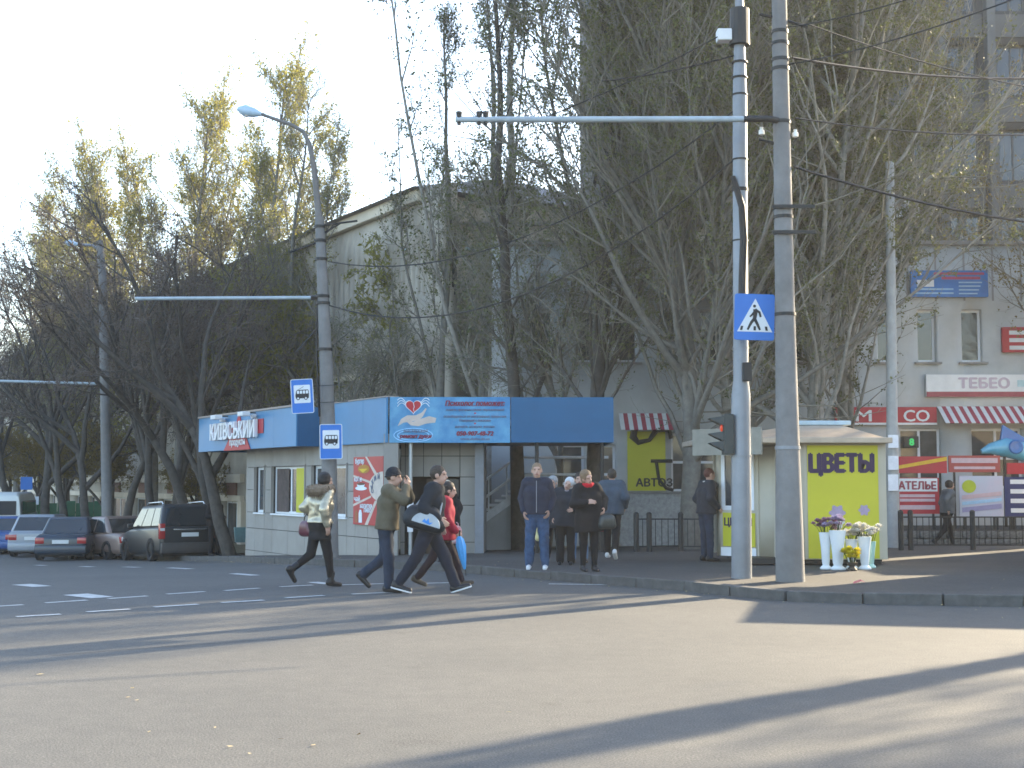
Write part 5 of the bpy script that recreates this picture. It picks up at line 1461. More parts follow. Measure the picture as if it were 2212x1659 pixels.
def wrinkle(V, amp, sc, seed):
    out = V.copy()
    # cheap band-limited noise built from a few sines
    rng = np.random.default_rng(seed)
    d = np.zeros(len(V))
    for i in range(7):
        w = rng.normal(size=3); w /= np.linalg.norm(w); d += np.sin(V @ w * sc * rng.uniform(.6, 1.8) + rng.uniform(0, 6.28) + 1.5 * np.sin(V @ rng.normal(size=3) * sc * .4))
    d = d / 7
    c = V.mean(0); nrm = V - c; nrm[:, 2] = 0; nrm /= np.maximum(np.linalg.norm(nrm, axis=1, keepdims=True), 1e-6)
    return out + nrm * (d * amp)[:, None]

SKINC = M('skin', (.46, .28, .21), .55, var=.08, scale=20)
def cloth(name, col, rough=.85, var=.18, sheen=.0, bump=.25):
    return M('cloth_' + name, col, rough, var=var, scale=9, bump=bump, bscale=22, spec=.25, sheen=sheen)
HAIRS = {}
def hair_mat(name, col): return M('hair_' + name, col, .6, var=.3, scale=30, bump=.5, bscale=70)

def ik(a, t, l1, l2, pole):
    a = np.array(a, float); t = np.array(t, float); d = t - a; L = np.linalg.norm(d)
    L = min(max(L, abs(l1 - l2) + .01), l1 + l2 - .005); d = d / np.linalg.norm(d); t = a + d * L
    x = (l1 ** 2 - l2 ** 2 + L ** 2) / (2 * L); y = math.sqrt(max(l1 ** 2 - x ** 2, 0))
    pv = np.array(pole, float); pv = pv - d * (pv @ d); pv /= np.linalg.norm(pv)
    return a + d * x + pv * y, t

def hand_prims(wrist, fdir, pdir, side, s, curl):
    """palm + five fingers; fdir along the hand, pdir = where the palm faces"""
    f = np.array(fdir, float); f /= np.linalg.norm(f); p = np.array(pdir, float); p -= f * (p @ f); p /= np.linalg.norm(p)
    x = np.cross(f, p) * side
    w = np.array(wrist, float); pr = []
    c0 = w + f * .01 * s
    for o in (-.026, -.009, .009, .026): pr.append(('c', c0 + x * o * .7 * s, w + f * .085 * s + x * o * s, .016 * s, .0125 * s))
    for i, (o, L) in enumerate(((.029, .066), (.010, .076), (-.009, .071), (-.027, .056))):
        b = w + f * .088 * s + x * o * s; d = f.copy(); seg = L * s / 2.6
        for j in range(3):
            an = curl * (.55 + .35 * j); d = f * math.cos(an) + p * math.sin(an)
            e = b + d * seg; pr.append(('c', b, e, (.0095 - .001 * j) * s, (.0085 - .001 * j) * s)); b = e
    b = w + f * .025 * s + x * .026 * s; e = b + (f * .55 + x * .7 + p * .35) * .038 * s; g = e + (f * .9 + x * .15 + p * (.25 + .4 * curl)) * .034 * s
    pr += [('c', b, e, .013 * s, .0105 * s), ('c', e, g, .0105 * s, .0085 * s)]
    return pr

def person(px, py, H, yaw, label, pose, look, on_walk=True, Y=None, z=None):
    """pose: legs=[(hip flex, knee flex, abduction)]*2 (left, right) in degrees, lean, hands=[(x,y,z)] in units of H from the hip centre, head=(yaw, pitch, roll)"""
    if Y is None: b = G(px, py, SW if on_walk else 0.0)
    else: b = Vector((P(px, py, Y).x, Y, z if z is not None else gz(P(px, py, Y).x, Y) + (SW if on_walk else 0)))
    fem = look.get('female', False); fat = look.get('girth', 1.0) * 1.08
    arr = lambda *q: np.array(q, float)
    th, sh, fh = .245 * H, .242 * H, .042 * H
    hw = .052 * H
    hips = []; legs = []
    for s, (hf, kf, ab) in zip((-1, 1), pose['legs']):
        hp = arr(s * hw, 0, 0); hf_, kf_, ab_ = R(hf), R(kf), R(ab)
        d1 = arr(s * math.sin(ab_), math.sin(hf_), -math.cos(hf_)); d1 /= np.linalg.norm(d1)
        kn = hp + d1 * th; d2 = arr(s * math.sin(ab_) * .6, math.sin(hf_ - kf_), -math.cos(hf_ - kf_)); d2 /= np.linalg.norm(d2)
        an = kn + d2 * sh; legs.append((hp, kn, an, hf_ - kf_))
    fps = pose.get('feet', [None, None])
    low = 1e9; feet = []
    for i, (hp, kn, an, a) in enumerate(legs):
        fp = R(fps[i]) if fps[i] is not None else 0.0
        t = arr(0, math.cos(fp), math.sin(fp)); upv = arr(0, -math.sin(fp), math.cos(fp))
        heel = an - t * .028 * H - upv * .030 * H; toe = an + t * .105 * H - upv * .034 * H
        feet.append((heel, toe, t, upv)); low = min(low, heel[2] - .016 * H, toe[2] - .012 * H)
    off = arr(0, 0, -low)
    W = lambda p: np.array(p, float) + off
    lean = R(pose.get('lean', 2)); side = R(pose.get('side', 0))
    up = arr(math.sin(side), math.sin(lean), math.cos(lean)); up /= np.linalg.norm(up)
    rt = arr(1, 0, 0) - up * up[0]; rt /= np.linalg.norm(rt); fw = np.cross(up, rt) * 1.0
    tw = R(pose.get('twist', 0)); rs = rt * math.cos(tw) + fw * math.sin(tw); fs = fw * math.cos(tw) - rt * math.sin(tw)
    pel = W((0, 0, .02 * H)); chest = pel + up * .19 * H; shc = pel + up * .285 * H; neck0 = pel + up * .305 * H + fs * .004 * H; neck1 = pel + up * .345 * H + fs * .015 * H
    sw = (.098 if fem else .106) * H
    sho = [shc - rs * sw, shc + rs * sw]
    hy, hp_, hr = [R(q) for q in pose.get('head', (0, 0, 0))]
    Rm = Matrix.Rotation(tw + hy, 3, 'Z') @ Matrix.Rotation(hr, 3, 'Y') @ Matrix.Rotation(hp_, 3, 'X')
    RM = np.array(Rm); hd = neck1 + RM @ arr(0, .012 * H, .055 * H)
    hs = H / 1.62
    HD = lambda x, y, zz: hd + RM @ (arr(x, y, zz) * hs)
    arms = []
    for i, s in enumerate((-1, 1)):
        tgt = W(np.array(pose['hands'][i]) * H)
        pole = pose.get('poles', [(-.5, -1, -.3), (.5, -1, -.3)])[i]
        el, wr = ik(sho[i], tgt, .165 * H, .150 * H, pole); arms.append((sho[i], el, wr))
    g = fat
    # ---- body
    B = []
    waist = pel + up * .08 * H
    for s in (-1, 1):
        B.append(('c', pel + rt * s * .045 * H, waist + rt * s * .042 * H, .066 * H * g, .058 * H * g)); B.append(('c', waist + rt * s * .042 * H, chest + rs * s * .05 * H, .058 * H * g, .064 * H * g))
    B.append(('c', shc - rs * sw * .75, shc + rs * sw * .75, .045 * H, .045 * H)); B.append(('c', chest, neck0, .06 * H, .035 * H)); B.append(('c', neck0, neck1, .031 * H, .030 * H))
    for (a, e, w_) in arms: B += [('c', a, e, .033 * H, .025 * H), ('c', e, w_, .026 * H, .017 * H)]
    for hp, kn, an, _ in legs: B += [('c', W(hp), W(kn), .045 * H, .027 * H), ('c', W(kn), W(kn) * .6 + W(an) * .4, .027 * H, .026 * H), ('c', W(kn) * .6 + W(an) * .4, W(an), .026 * H, .018 * H)]
    for he, to, t, u_ in feet: B.append(('c', W(he) + u_ * .012 * H, W(to) + u_ * .006 * H, .018 * H, .013 * H))
    B += [('e', HD(0, -.012, .025), arr(.074, .093, .098) * hs, RM), ('e', HD(0, .022, -.045), arr(.055, .066, .07) * hs, RM), ('c', HD(0, .045, -.095), HD(0, .055, -.088), .022 * hs, .020 * hs),
          ('c', HD(0, .088, .012), HD(0, .106, -.026), .010 * hs, .015 * hs), ('e', HD(.076, -.005, -.005), arr(.012, .024, .034) * hs, RM), ('e', HD(-.076, -.005, -.005), arr(.012, .024, .034) * hs, RM),
          ('c', HD(-.04, .075, .032), HD(.04, .075, .032), .016 * hs, .016 * hs), ('c', HD(-.018, .086, -.055), HD(.018, .086, -.055), .009 * hs, .009 * hs)]
    V, F = sdf_mesh(B, .0125, .02)
    mats = [SKINC, M('eye_dark', (.09, .055, .045), .4), M('lip', (.34, .14, .12), .5)]
    hv, hf = [], []
    nv = len(V)
    for i, (a, e, w_) in enumerate(arms):
        fd = pose.get('hdir', [None, None])[i]; fd = (w_ - e) if fd is None else np.array(fd, float)
        pd = pose.get('hpalm', [(.9, 0, -.2), (-.9, 0, -.2)])[i]
        v, f = sdf_mesh(hand_prims(w_ - (w_ - e) / np.linalg.norm(w_ - e) * .008, fd, pd, (1 if i else -1), H * .60, pose.get('curl', [.5, .5])[i]), .006, .006)
        hv.append(v); hf.append(f + nv); nv += len(v)
    V = np.concatenate([V] + hv); F = np.concatenate([F] + hf)
    me = np_mesh('person', V, [F]); smooth(me)
    o = link('person', me, None, mats, b, (0, 0, R(yaw)))
    cen = V[F].mean(1); mi = np.zeros(len(F), dtype=np.int32)
    for ex in (-.031, .031):
        q = (cen - HD(ex, .086, .012)) @ RM / hs; mi[(np.abs(q[:, 0]) < .012) & (np.abs(q[:, 2]) < .007) & (np.abs(q[:, 1]) < .05)] = 1
    q = (cen - HD(0, .09, -.055)) @ RM / hs; mi[(np.abs(q[:, 0]) < .026) & (np.abs(q[:, 2]) < .011) & (np.abs(q[:, 1]) < .03)] = 2
    me.polygons.foreach_set('material_index', mi)
    tag(o, label, 'person', 'people at the crossing')
    def garment(name, prims, mat, h=.016, k=.03, cuts=(), amp=.008, sc=26, seed=1):
        v, f = sdf_mesh(prims, h, k, cuts); v = wrinkle(v, amp * 1.5, sc, seed + int(px)); m = np_mesh(name, v, [f]); smooth(m)
        return link(name, m, o, [mat])
    # ---- trousers or tights
    tr = look['legs']; fl = tr.get('flare', .034); wd = tr.get('w', 1.0)
    T = [('c', pel - rt * .045 * H, pel + rt * .045 * H, .070 * H * g, .070 * H * g), ('c', pel - rt * .04 * H + up * .05 * H, pel + rt * .04 * H + up * .05 * H, .062 * H * g, .062 * H * g)]
    for hp, kn, an, _ in legs:
        T += [('c', W(hp) + arr(0, -.008 * H, 0), W(kn), .060 * H * wd, .043 * H * wd), ('c', W(kn), W(an) + (W(kn) - W(an)) * .06, .043 * H * wd, fl * H)]
    garment('trousers' if not tr.get('tights') else 'tights', T, tr['mat'], .016, .02, amp=tr.get('amp', .007), seed=2)
    # ---- shoes
    sm = look.get('shoes', SBK)
    for he, to, t, u_ in feet:
        he, to = W(he), W(to)
        pr = [('c', he + u_ * .014 * H, to - t * .01 * H + u_ * .004 * H, .026 * H, .022 * H), ('c', he + u_ * .03 * H, he + t * .045 * H + u_ * .03 * H, .024 * H, .02 * H)]
        if look.get('boots'): pr += [('c', he + u_ * .03 * H + t * .02 * H, he + u_ * look['boots'] * H + t * .028 * H, .028 * H, .032 * H)]
        v, f = sdf_mesh(pr, .009, .015, [(he - u_ * .016 * H, -u_)]); m = np_mesh('shoe', v, [f]); smooth(m); so = link('shoe', m, o, [sm])
        if look.get('sole'):
            v, f = sdf_mesh([('c', he + u_ * .002 * H, to - t * .01 * H - u_ * .004 * H, .029 * H, .025 * H)], .009, .01, [(he - u_ * .017 * H, -u_), (he - u_ * .004 * H, u_)]); m = np_mesh('sole', v, [f]); link('sole', m, so, [look['sole']])
    # ---- coat or jacket
    ct = look['coat']; ht = ct.get('hem', -.03); ex = ct.get('bulk', .016) * H
    Cp = []
    for s in (-1, 1):
        Cp += [('c', pel + rt * s * .04 * H + up * max(ht, -.02) * H, waist + rt * s * .04 * H, .070 * H * g + ex, .060 * H * g + ex * ct.get('waist', 1.0)), ('c', waist + rt * s * .04 * H, chest + rs * s * .05 * H, .060 * H * g + ex * ct.get('waist', 1.0), .064 * H * g + ex)]
        if ht < -.05: Cp.append(('c', pel + rt * s * .04 * H, pel + rt * s * .05 * H + up * (ht - .03) * H, .070 * H * g + ex, .078 * H * g + ex * ct.get('flare', 1.0)))
    Cp += [('c', shc - rs * sw * .85, shc + rs * sw * .85, .042 * H + ex, .042 * H + ex), ('c', chest, neck0 - up * .01 * H, .06 * H + ex * .6, .035 * H + ex * .7)]
    for (a, e, w_) in arms: Cp += [('c', a, e, .036 * H + ex * .8, .030 * H + ex * .6), ('c', e, e + (w_ - e) * .93, .031 * H + ex * .6, .024 * H + ex * .45)]
    cuts = [(pel + up * ht * H, -arr(*up))]
    if min(w_[2] for _, _, w_ in arms) < (pel + up * ht * H)[2] + .03 * H: 
        body_p = Cp[:-4]; arm_p = Cp[-4:]
        garment('jacket' if ht > -.12 else 'coat', body_p, ct['mat'], .016, .03, cuts, ct.get('amp', .009), 24, 3)
        for i in (0, 2): garment('sleeve', arm_p[i:i + 2], ct['mat'], .013, .02, (), ct.get('amp', .009) * .7, 30, 4)
    else:
        garment('jacket' if ht > -.12 else 'coat', Cp, ct['mat'], .016, .03, cuts, ct.get('amp', .009), 24, 3)
    if ct.get('collar') is not None:
        m = MB(); ring = []
        for q in range(17):
            a = 6.283 * q / 16; ring.append(neck0 + up * .012 * H + (rs * math.cos(a) * .042 + fs * math.sin(a) * .042) * H)
        m.tube([Vector(q) for q in ring], .017 * H, 8); m.build('collar', ct['collar'], o, smo=True)
    if ct.get('zip'):
        m = MB(); f_ = fs * (.066 * H * g + ex + .011 * H)
        m.tube([Vector(pel + up * (ht + .02) * H + f_ * 1.02), Vector(waist + f_ * .96), Vector(chest + f_ * 1.0), Vector(neck0 + fs * .07 * H)], .006, 5); m.build('zip', ct['zip'], o)
    # ---- hair and hat
    if look.get('hair'):
        hm, style = look['hair']
        pr = [('e', HD(0, -.018, .034), arr(.084, .100, .103) * hs, RM)]
        if style == 'short': cut = [(HD(0, .068, .05), RM @ arr(0, 1, -.6)), (HD(0, -.02, -.05), RM @ arr(0, .15, -1))]
        elif style == 'bob':
            pr += [('e', HD(0, -.04, -.03), arr(.088, .075, .085) * hs, RM), ('e', HD(0, -.03, .06), arr(.092, .098, .088) * hs, RM)]; cut = [(HD(0, .055, .03), RM @ arr(0, 1, -.35)), (HD(0, 0, -.09), RM @ arr(0, 0, -1))]
        elif style == 'curly':
            pr += [('e', HD(s * .05, -.02, q), arr(.06, .075, .06) * hs, RM) for s in (-1, 1) for q in (.06, .0)]; cut = [(HD(0, .06, .03), RM @ arr(0, 1, -.3)), (HD(0, 0, -.08), RM @ arr(0, 0, -1))]
        elif style == 'stubble': pr = [('e', HD(0, -.016, .03), arr(.078, .097, .101) * hs, RM)]; cut = [(HD(0, .07, .05), RM @ arr(0, 1, -.7)), (HD(0, -.02, -.03), RM @ arr(0, .2, -1))]
        v, f = sdf_mesh(pr, .009, .02, cut); v = wrinkle(v, .005 if style != 'stubble' else .001, 90, 5); m = np_mesh('hair', v, [f]); smooth(m); link('hair', m, o, [hm])
    if look.get('hat') is not None:
        v, f = sdf_mesh([('e', HD(0, -.012, .045), arr(.090, .107, .105) * hs, RM)], .009, .02, [(HD(0, 0, .025), RM @ arr(0, .25, -1))]); m = np_mesh('hat', v, [f]); smooth(m); link('hat', m, o, [look['hat']])
        m = MB(); ring = [HD(.09 * math.cos(a), -.012 + .107 * math.sin(a), .03 + .027 * math.sin(a)) for a in [6.283 * q / 20 for q in range(21)]]
        m.tube([Vector(q) for q in ring], .011 * hs, 6); m.build('hat_brim', look['hat'], o, smo=True)
    if look.get('scarf') is not None:
        m = MB(); ring = [neck0 + up * .02 * H + (rs * math.cos(a) * .047 + fs * (math.sin(a) * .047 + .012)) * H for a in [6.283 * q / 16 for q in range(17)]]
        m.tube([Vector(q) for q in ring], [.024 * H * (1 + .25 * math.sin(3 * q)) for q in range(17)], 8); m.build('scarf', look['scarf'], o, smo=True)
    M4 = Matrix.Translation(b) @ Matrix.Rotation(R(yaw), 4, 'Z')
    info = dict(o=o, M=M4, wr=[Vector(a[2]) for a in arms], el=[Vector(a[1]) for a in arms], sho=[Vector(a[0]) for a in arms], pel=Vector(pel), neck=Vector(neck0), H=H, up=Vector(up), fs=Vector(fs), rs=Vector(rs), chest=Vector(chest), hdir=[Vector(a[2] - a[1]).normalized() for a in arms])
    return info

NAVY = cloth('navy', (.018, .026, .05)); BLACK = cloth('black', (.012, .012, .014)); JEANS = cloth('blue_denim', (.04, .08, .155), var=.35); DJEANS = cloth('dark_denim', (.02, .032, .055), var=.3); GREYJ = cloth('slate_grey', (.055, .075, .10)); OLIVE = cloth('olive_brown', (.11, .095, .065)); REDC = cloth('crimson', (.27, .015, .035)); DBLUE = cloth('dusk_blue', (.028, .032, .05)); CHAR = cloth('charcoal', (.022, .026, .034))
GOLD = M('gold_metallic_nylon', (.45, .40, .29), .30, var=.2, scale=10, metal=.55, bump=.55, bscale=14, spec=.6)
FURM = M('brown_fur', (.13, .09, .06), .9, col2=(.25, .19, .135), scale=18, bump=.8, bscale=60)
WSHOE = M('white_trainer_leather', (.68, .68, .68), .5); BSHOE = M('black_leather', (.014, .014, .016), .35); BRSHOE = M('brown_leather', (.06, .045, .03), .5)
H_BLK = hair_mat('black', (.012, .011, .011)); H_BRN = hair_mat('dark_brown', (.035, .025, .018)); H_FAIR = hair_mat('fair_brown', (.20, .13, .075)); H_BLOND = hair_mat('pale_blond', (.50, .42, .30)); H_WHITE = hair_mat('silver_white', (.50, .51, .52)); H_GREY = hair_mat('grey', (.24, .25, .26))
STAND = [(2, 3, 3), (2, 3, 3)]
HANG = [(-.135, .02, .02), (.135, .02, .02)]

# woman in the gold jacket, walking right and away
gw = person(690, 1268, 1.72, -48, 'person in shiny gold jacket with brown fur collar walking across the road', dict(legs=[(-14, 42, 1), (12, 4, 1)], feet=[-52, -3], lean=3, hands=[(-.13, .06, .10), (.14, -.02, .02)], head=(-14, -4, 0), curl=[.9, .5]),
            dict(female=True, legs=dict(mat=BLACK, tights=True, flare=.027, w=.98, amp=.003), coat=dict(mat=GOLD, hem=.02, bulk=.020, waist=.5, amp=.014), shoes=BSHOE, boots=.10, hair=(H_BLK, 'curly')), on_walk=False)
m = MB(); rngf = random.Random(4); Hh = gw['H']; ringp = []
for q in range(25):
    a = 6.283 * q / 24; ringp.append(gw['neck'] + gw['up'] * (.0 + .012 * math.sin(a)) * Hh + gw['up'] * .012 * Hh + (gw['rs'] * math.cos(a) * .095 + gw['fs'] * (math.sin(a) * .08 - .02)) * Hh)
m.tube(ringp, .048 * Hh, 10)
for i in range(2600):
    a = rngf.uniform(0, 6.283); k_ = int(a / 6.283 * 24); c = ringp[k_].lerp(ringp[k_ + 1], rngf.random())
    d = Vector((rngf.gauss(0, 1), rngf.gauss(0, 1), rngf.gauss(0, 1))).normalized(); t_ = d.orthogonal().normalized() * .006; s_ = c + d * .045 * Hh
    m.add([s_ - t_, s_ + t_, s_ + d * rngf.uniform(.015, .04) + Vector((0, 0, -.012))], [(0, 1, 2)])
m.build('fur_collar', FURM, gw['o'])
# black skirt hem below the jacket
v, f = sdf_mesh([('c', np.array(gw['pel']) - np.array((.045 * Hh, 0, 0)), np.array(gw['pel']) + np.array((.045 * Hh, 0, 0)), .083 * Hh, .083 * Hh), ('c', np.array(gw['pel']) - np.array((.04 * Hh, 0, .11 * Hh)), np.array(gw['pel']) + np.array((.04 * Hh, 0, -.11 * Hh)), .08 * Hh, .08 * Hh)], .014, .05, [((0, 0, gw['pel'].z - .13 * Hh), (0, 0, -1))])
mm = np_mesh('skirt', v, [f]); smooth(mm); link('skirt', mm, gw['o'], [BLACK])
def bag(inf, i, w_, h_, d_, mat, label, name='handbag', drop=.16, strap=None, soft=.3, dx=(0, 0, 0), taper=.75):
    c = inf['M'] @ (inf['wr'][i] + inf['hdir'][i] * .05 * inf['H'] + Vector(dx))
    o = thing(name, (c.x, c.y, c.z - drop - h_), inf['M'].to_euler().z, label, 'bag')
    v, f = sdf_mesh([('c', (-w_ / 2 + d_ / 2, 0, d_ / 2), (w_ / 2 - d_ / 2, 0, d_ / 2), d_ / 2, d_ / 2), ('c', (-w_ * taper / 2 + d_ / 2, 0, h_ - d_ * .4), (w_ * taper / 2 - d_ / 2, 0, h_ - d_ * .4), d_ * .4, d_ * .4), ('c', (-w_ * (1 + taper) / 4 + d_ / 2, 0, h_ * .5), (w_ * (1 + taper) / 4 - d_ / 2, 0, h_ * .5), d_ * .5, d_ * .5), ('c', (-w_ * (1 + taper) / 4.2 + d_ / 2, 0, h_ * .72), (w_ * (1 + taper) / 4.2 - d_ / 2, 0, h_ * .72), d_ * .45, d_ * .45)], .012, .06)
    v = wrinkle(v, .002, 20, 9); mm = np_mesh('bag_body', v, [f]); smooth(mm); link('bag_body', mm, o, [mat])
    for s in (-.35, .35):
        MB().tube([(s * w_ * taper, 0, h_ - .03), (s * w_ * .5, 0, h_ + drop * .7), (0, 0, h_ + drop + .01)], .008, 6).build('strap', strap or mat, o)
    return o
bag(gw, 0, .34, .24, .13, M('maroon_leather', (.10, .015, .03), .35, var=.2, spec=.6), 'dark red leather handbag carried by the person in gold jacket', drop=.10, dx=(-.13, -.20, .06), strap=BSHOE)

# man in the knitted hat, both hands at his mouth
person(835, 1279, 1.76, -92, 'person in dark knitted hat and olive jacket with hands raised to the mouth', dict(legs=[(-6, 44, 2), (5, 4, 1)], feet=[-42, 0], lean=4, hands=[(-.03, .155, .36), (.03, .16, .345)], poles=[(-.8, -.1, -1), (.8, -.1, -1)], hdir=[(.35, .4, .8), (-.35, .4, .8)], hpalm=[(.6, -.6, .2), (-.6, -.6, .2)], head=(0, -4, 0), curl=[1.0, 1.0]),
       dict(legs=dict(mat=DJEANS, flare=.040, w=1.08, amp=.012), coat=dict(mat=OLIVE, hem=-.035, bulk=.022, amp=.013), shoes=BSHOE, hair=(H_BRN, 'stubble'), hat=cloth('dark_knit', (.018, .02, .026), bump=.8)), on_walk=False)
# man with the sports bag, long stride
bm_ = person(928, 1281, 1.86, -97, 'person in black hooded jacket striding with sports bag on the shoulder', dict(legs=[(26, 4, 1), (-24, 10, 1)], feet=[18, -14], lean=7, hands=[(-.15, .05, .03), (.16, .10, .08)], head=(-4, 0, 0), curl=[.5, .7]),
       dict(legs=dict(mat=cloth('navy_track', (.014, .018, .03)), flare=.038, w=1.08, amp=.012), coat=dict(mat=cloth('blue_black', (.012, .017, .024)), hem=-.03, bulk=.024, amp=.013, collar=cloth('black_fleece', (.02, .016, .018))), shoes=BSHOE, sole=WSHOE, hair=(H_BRN, 'short')), on_walk=False)
c = bm_['M'] @ (bm_['pel'] + Vector((.24, -.02, .13)))
sb_ = thing('sports_bag', (c.x, c.y, c.z - .18), bm_['M'].to_euler().z, 'black sports bag with grey half oval side and blue mark', 'bag')
v, f = sdf_mesh([('c', (0, -.20, .02), (0, .17, -.08), .135, .125), ('c', (0, -.16, .12), (0, .10, .08), .10, .11)], .014, .08); v = wrinkle(v, .006, 24, 4); mm = np_mesh('bag_body', v, [f]); smooth(mm); ob_ = link('bag_body', mm, sb_, [cloth('black_nylon', (.015, .02, .026), rough=.5)]); ob_.location = (0, 0, .15)
def yz(poly, x0, x1, mat, name, parent, tilt=-.28):
    m = MB(); n_ = len(poly); T_ = Matrix.Rotation(tilt, 4, 'X')
    m.add([(x0, p[0], p[1]) for p in poly] + [(x1, p[0], p[1]) for p in poly], [tuple(range(n_)), tuple(range(2 * n_ - 1, n_ - 1, -1))] + [(i, i + n_, (i + 1) % n_ + n_, (i + 1) % n_) for i in range(n_)], T_)
    return m.build(name, mat, parent)
half = arc(0, 0, .21, .17, 0, 180, 16)
yz([(a, b + .09) for a, b in half], .10, .148, M('pale_grey_nylon', (.38, .42, .45), .6), 'side_panel', sb_)
yz([(-.06, .12), (-.03, .17), (.0, .14), (.02, .19), (.05, .13), (.10, .15), (.06, .10), (.0, .11)], .13, .152, M('bright_blue_print', (.03, .22, .62), .6), 'blue_mark', sb_)
s0 = sb_.matrix_basis.inverted() @ (bm_['M'] @ (bm_['sho'][0] + Vector((.05, 0, .07)))); s1 = sb_.matrix_basis.inverted() @ (bm_['M'] @ (bm_['sho'][1] + Vector((-.04, .02, .075))))
e0 = Vector((.08, -.25, .2)); e1 = Vector((.08, .2, .12))
sback = sb_.matrix_basis.inverted() @ (bm_['M'] @ (bm_['chest'] + Vector((.12, -.17, .02)))); sfr = sb_.matrix_basis.inverted() @ (bm_['M'] @ (bm_['chest'] + Vector((.15, .16, -.02))))
m = MB(); m.tube([e0, sback, s1 + Vector((0, -.02, .02)), sfr, e1], [.014] * 5, 6); m.build('shoulder_strap', M('grey_webbing', (.3, .32, .34), .7), sb_)
# woman in the red coat, behind him
rw = person(957, 1273, 1.60, -90, 'person in crimson padded coat walking behind the one with the sports bag', dict(legs=[(24, 6, 1), (-24, 14, 1)], feet=[12, -20], lean=4, hands=[(-.13, .10, .02), (.13, .13, .03)], head=(0, -6, 0), curl=[1.2, 1.2]),
       dict(female=True, girth=1.12, legs=dict(mat=cloth('plum_black', (.025, .015, .02)), flare=.034, w=.95), coat=dict(mat=REDC, hem=-.07, bulk=.026, amp=.012), shoes=BRSHOE, hair=(H_BRN, 'bob')), on_walk=False, Y=20.6)
c = rw['M'] @ (rw['wr'][1] + Vector((0, .05, -.05)))
um = thing('folded_umbrella', (c.x, c.y, c.z - .62), rw['M'].to_euler().z, 'bright blue folded umbrella hanging from the hand of the crimson coat', 'umbrella')
UMB = M('sky_blue_nylon', (.06, .33, .72), .4, var=.12, scale=8)
m = MB(); n_ = 16
prof = [(.012, .10), (.022, .13), (.05, .30), (.068, .46), (.05, .56), (.02, .60)]
vs = []; fs_ = []
for r0_, z_ in prof:
    for k_ in range(n_): a = 6.283 * k_ / n_; rr = r0_ * (1 + .22 * (k_ % 2)); vs.append((rr * math.cos(a), rr * math.sin(a) + (.60 - z_) * .16, z_))
for i in range(len(prof) - 1):
    for k_ in range(n_): fs_.append((i * n_ + k_, i * n_ + (k_ + 1) % n_, (i + 1) * n_ + (k_ + 1) % n_, (i + 1) * n_ + k_))
m.add(vs, fs_); m.build('cover', UMB, um, smo=True)
MB().tube([(0, .1, .0), (0, .085, .13)], [.006, .01], 8).build('tip', BSHOE, um); MB().tube([(0, 0, .59), (0, 0, .66), (0, .01, .69)], .014, 8).build('handle', BSHOE, um)
# blond person by the door
bl = person(968, 1212, 1.50, 150, 'fair haired person in black coat standing before the pavilion door', dict(legs=STAND, lean=6, hands=HANG, head=(120, -8, 0), curl=[1.2, 1.2]), dict(female=True, girth=1.1, legs=dict(mat=BLACK), coat=dict(mat=BLACK, hem=-.10, bulk=.024), shoes=BSHOE, hair=(H_BLOND, 'bob'), scarf=cloth('blue_scarf', (.06, .07, .2))), Y=25.4)
bag(bl, 0, .30, .34, .14, M('red_white_plastic', (.45, .05, .08), .4, col2=(.7, .6, .6), scale=9), 'red and white shopping bag held by the fair haired person', 'shopping_bag', .06)
# man facing the road
person(1160, 1230, 1.76, 176, 'person in dusk blue zipped jacket and jeans facing the road at the kerb', dict(legs=[(1, 2, 4), (1, 2, 4)], lean=1, hands=[(-.12, .05, .03), (.125, .03, .02)], poles=[(-.6, -1, 0), (.6, -1, 0)], head=(4, 2, 0), curl=[.8, .8]),
       dict(legs=dict(mat=JEANS, flare=.042, w=1.12, amp=.012), coat=dict(mat=DBLUE, hem=-.02, bulk=.013, zip=M('steel_zip', (.3, .3, .32), .4), collar=DBLUE), shoes=WSHOE, hair=(H_FAIR, 'stubble')))
# grey haired one behind, with yellow bag
gh = person(1196, 1208, 1.56, 170, 'grey haired person in dark coat standing behind the kerb couple', dict(legs=STAND, lean=2, hands=HANG, head=(-10, -4, 0), curl=[1.2, 1.2]), dict(female=True, girth=1.1, legs=dict(mat=BLACK), coat=dict(mat=CHAR, hem=-.14, bulk=.022), shoes=BSHOE, hair=(H_GREY, 'bob')), Y=25.2)
bag(gh, 1, .28, .34, .13, M('yellow_white_plastic', (.6, .52, .12), .4, col2=(.62, .6, .5), scale=7), 'yellow and white shopping bag behind the jeans of the blue jacket person', 'shopping_bag', .06)
# jeans wearer hidden behind the pair
person(1250, 1209, 1.62, 185, 'person in pale jeans mostly hidden behind the two leaning together', dict(legs=STAND, lean=1, hands=HANG), dict(legs=dict(mat=cloth('pale_denim', (.10, .17, .28)), flare=.04), coat=dict(mat=CHAR, hem=-.06), shoes=BRSHOE, hair=(H_BRN, 'short')), Y=25.0)
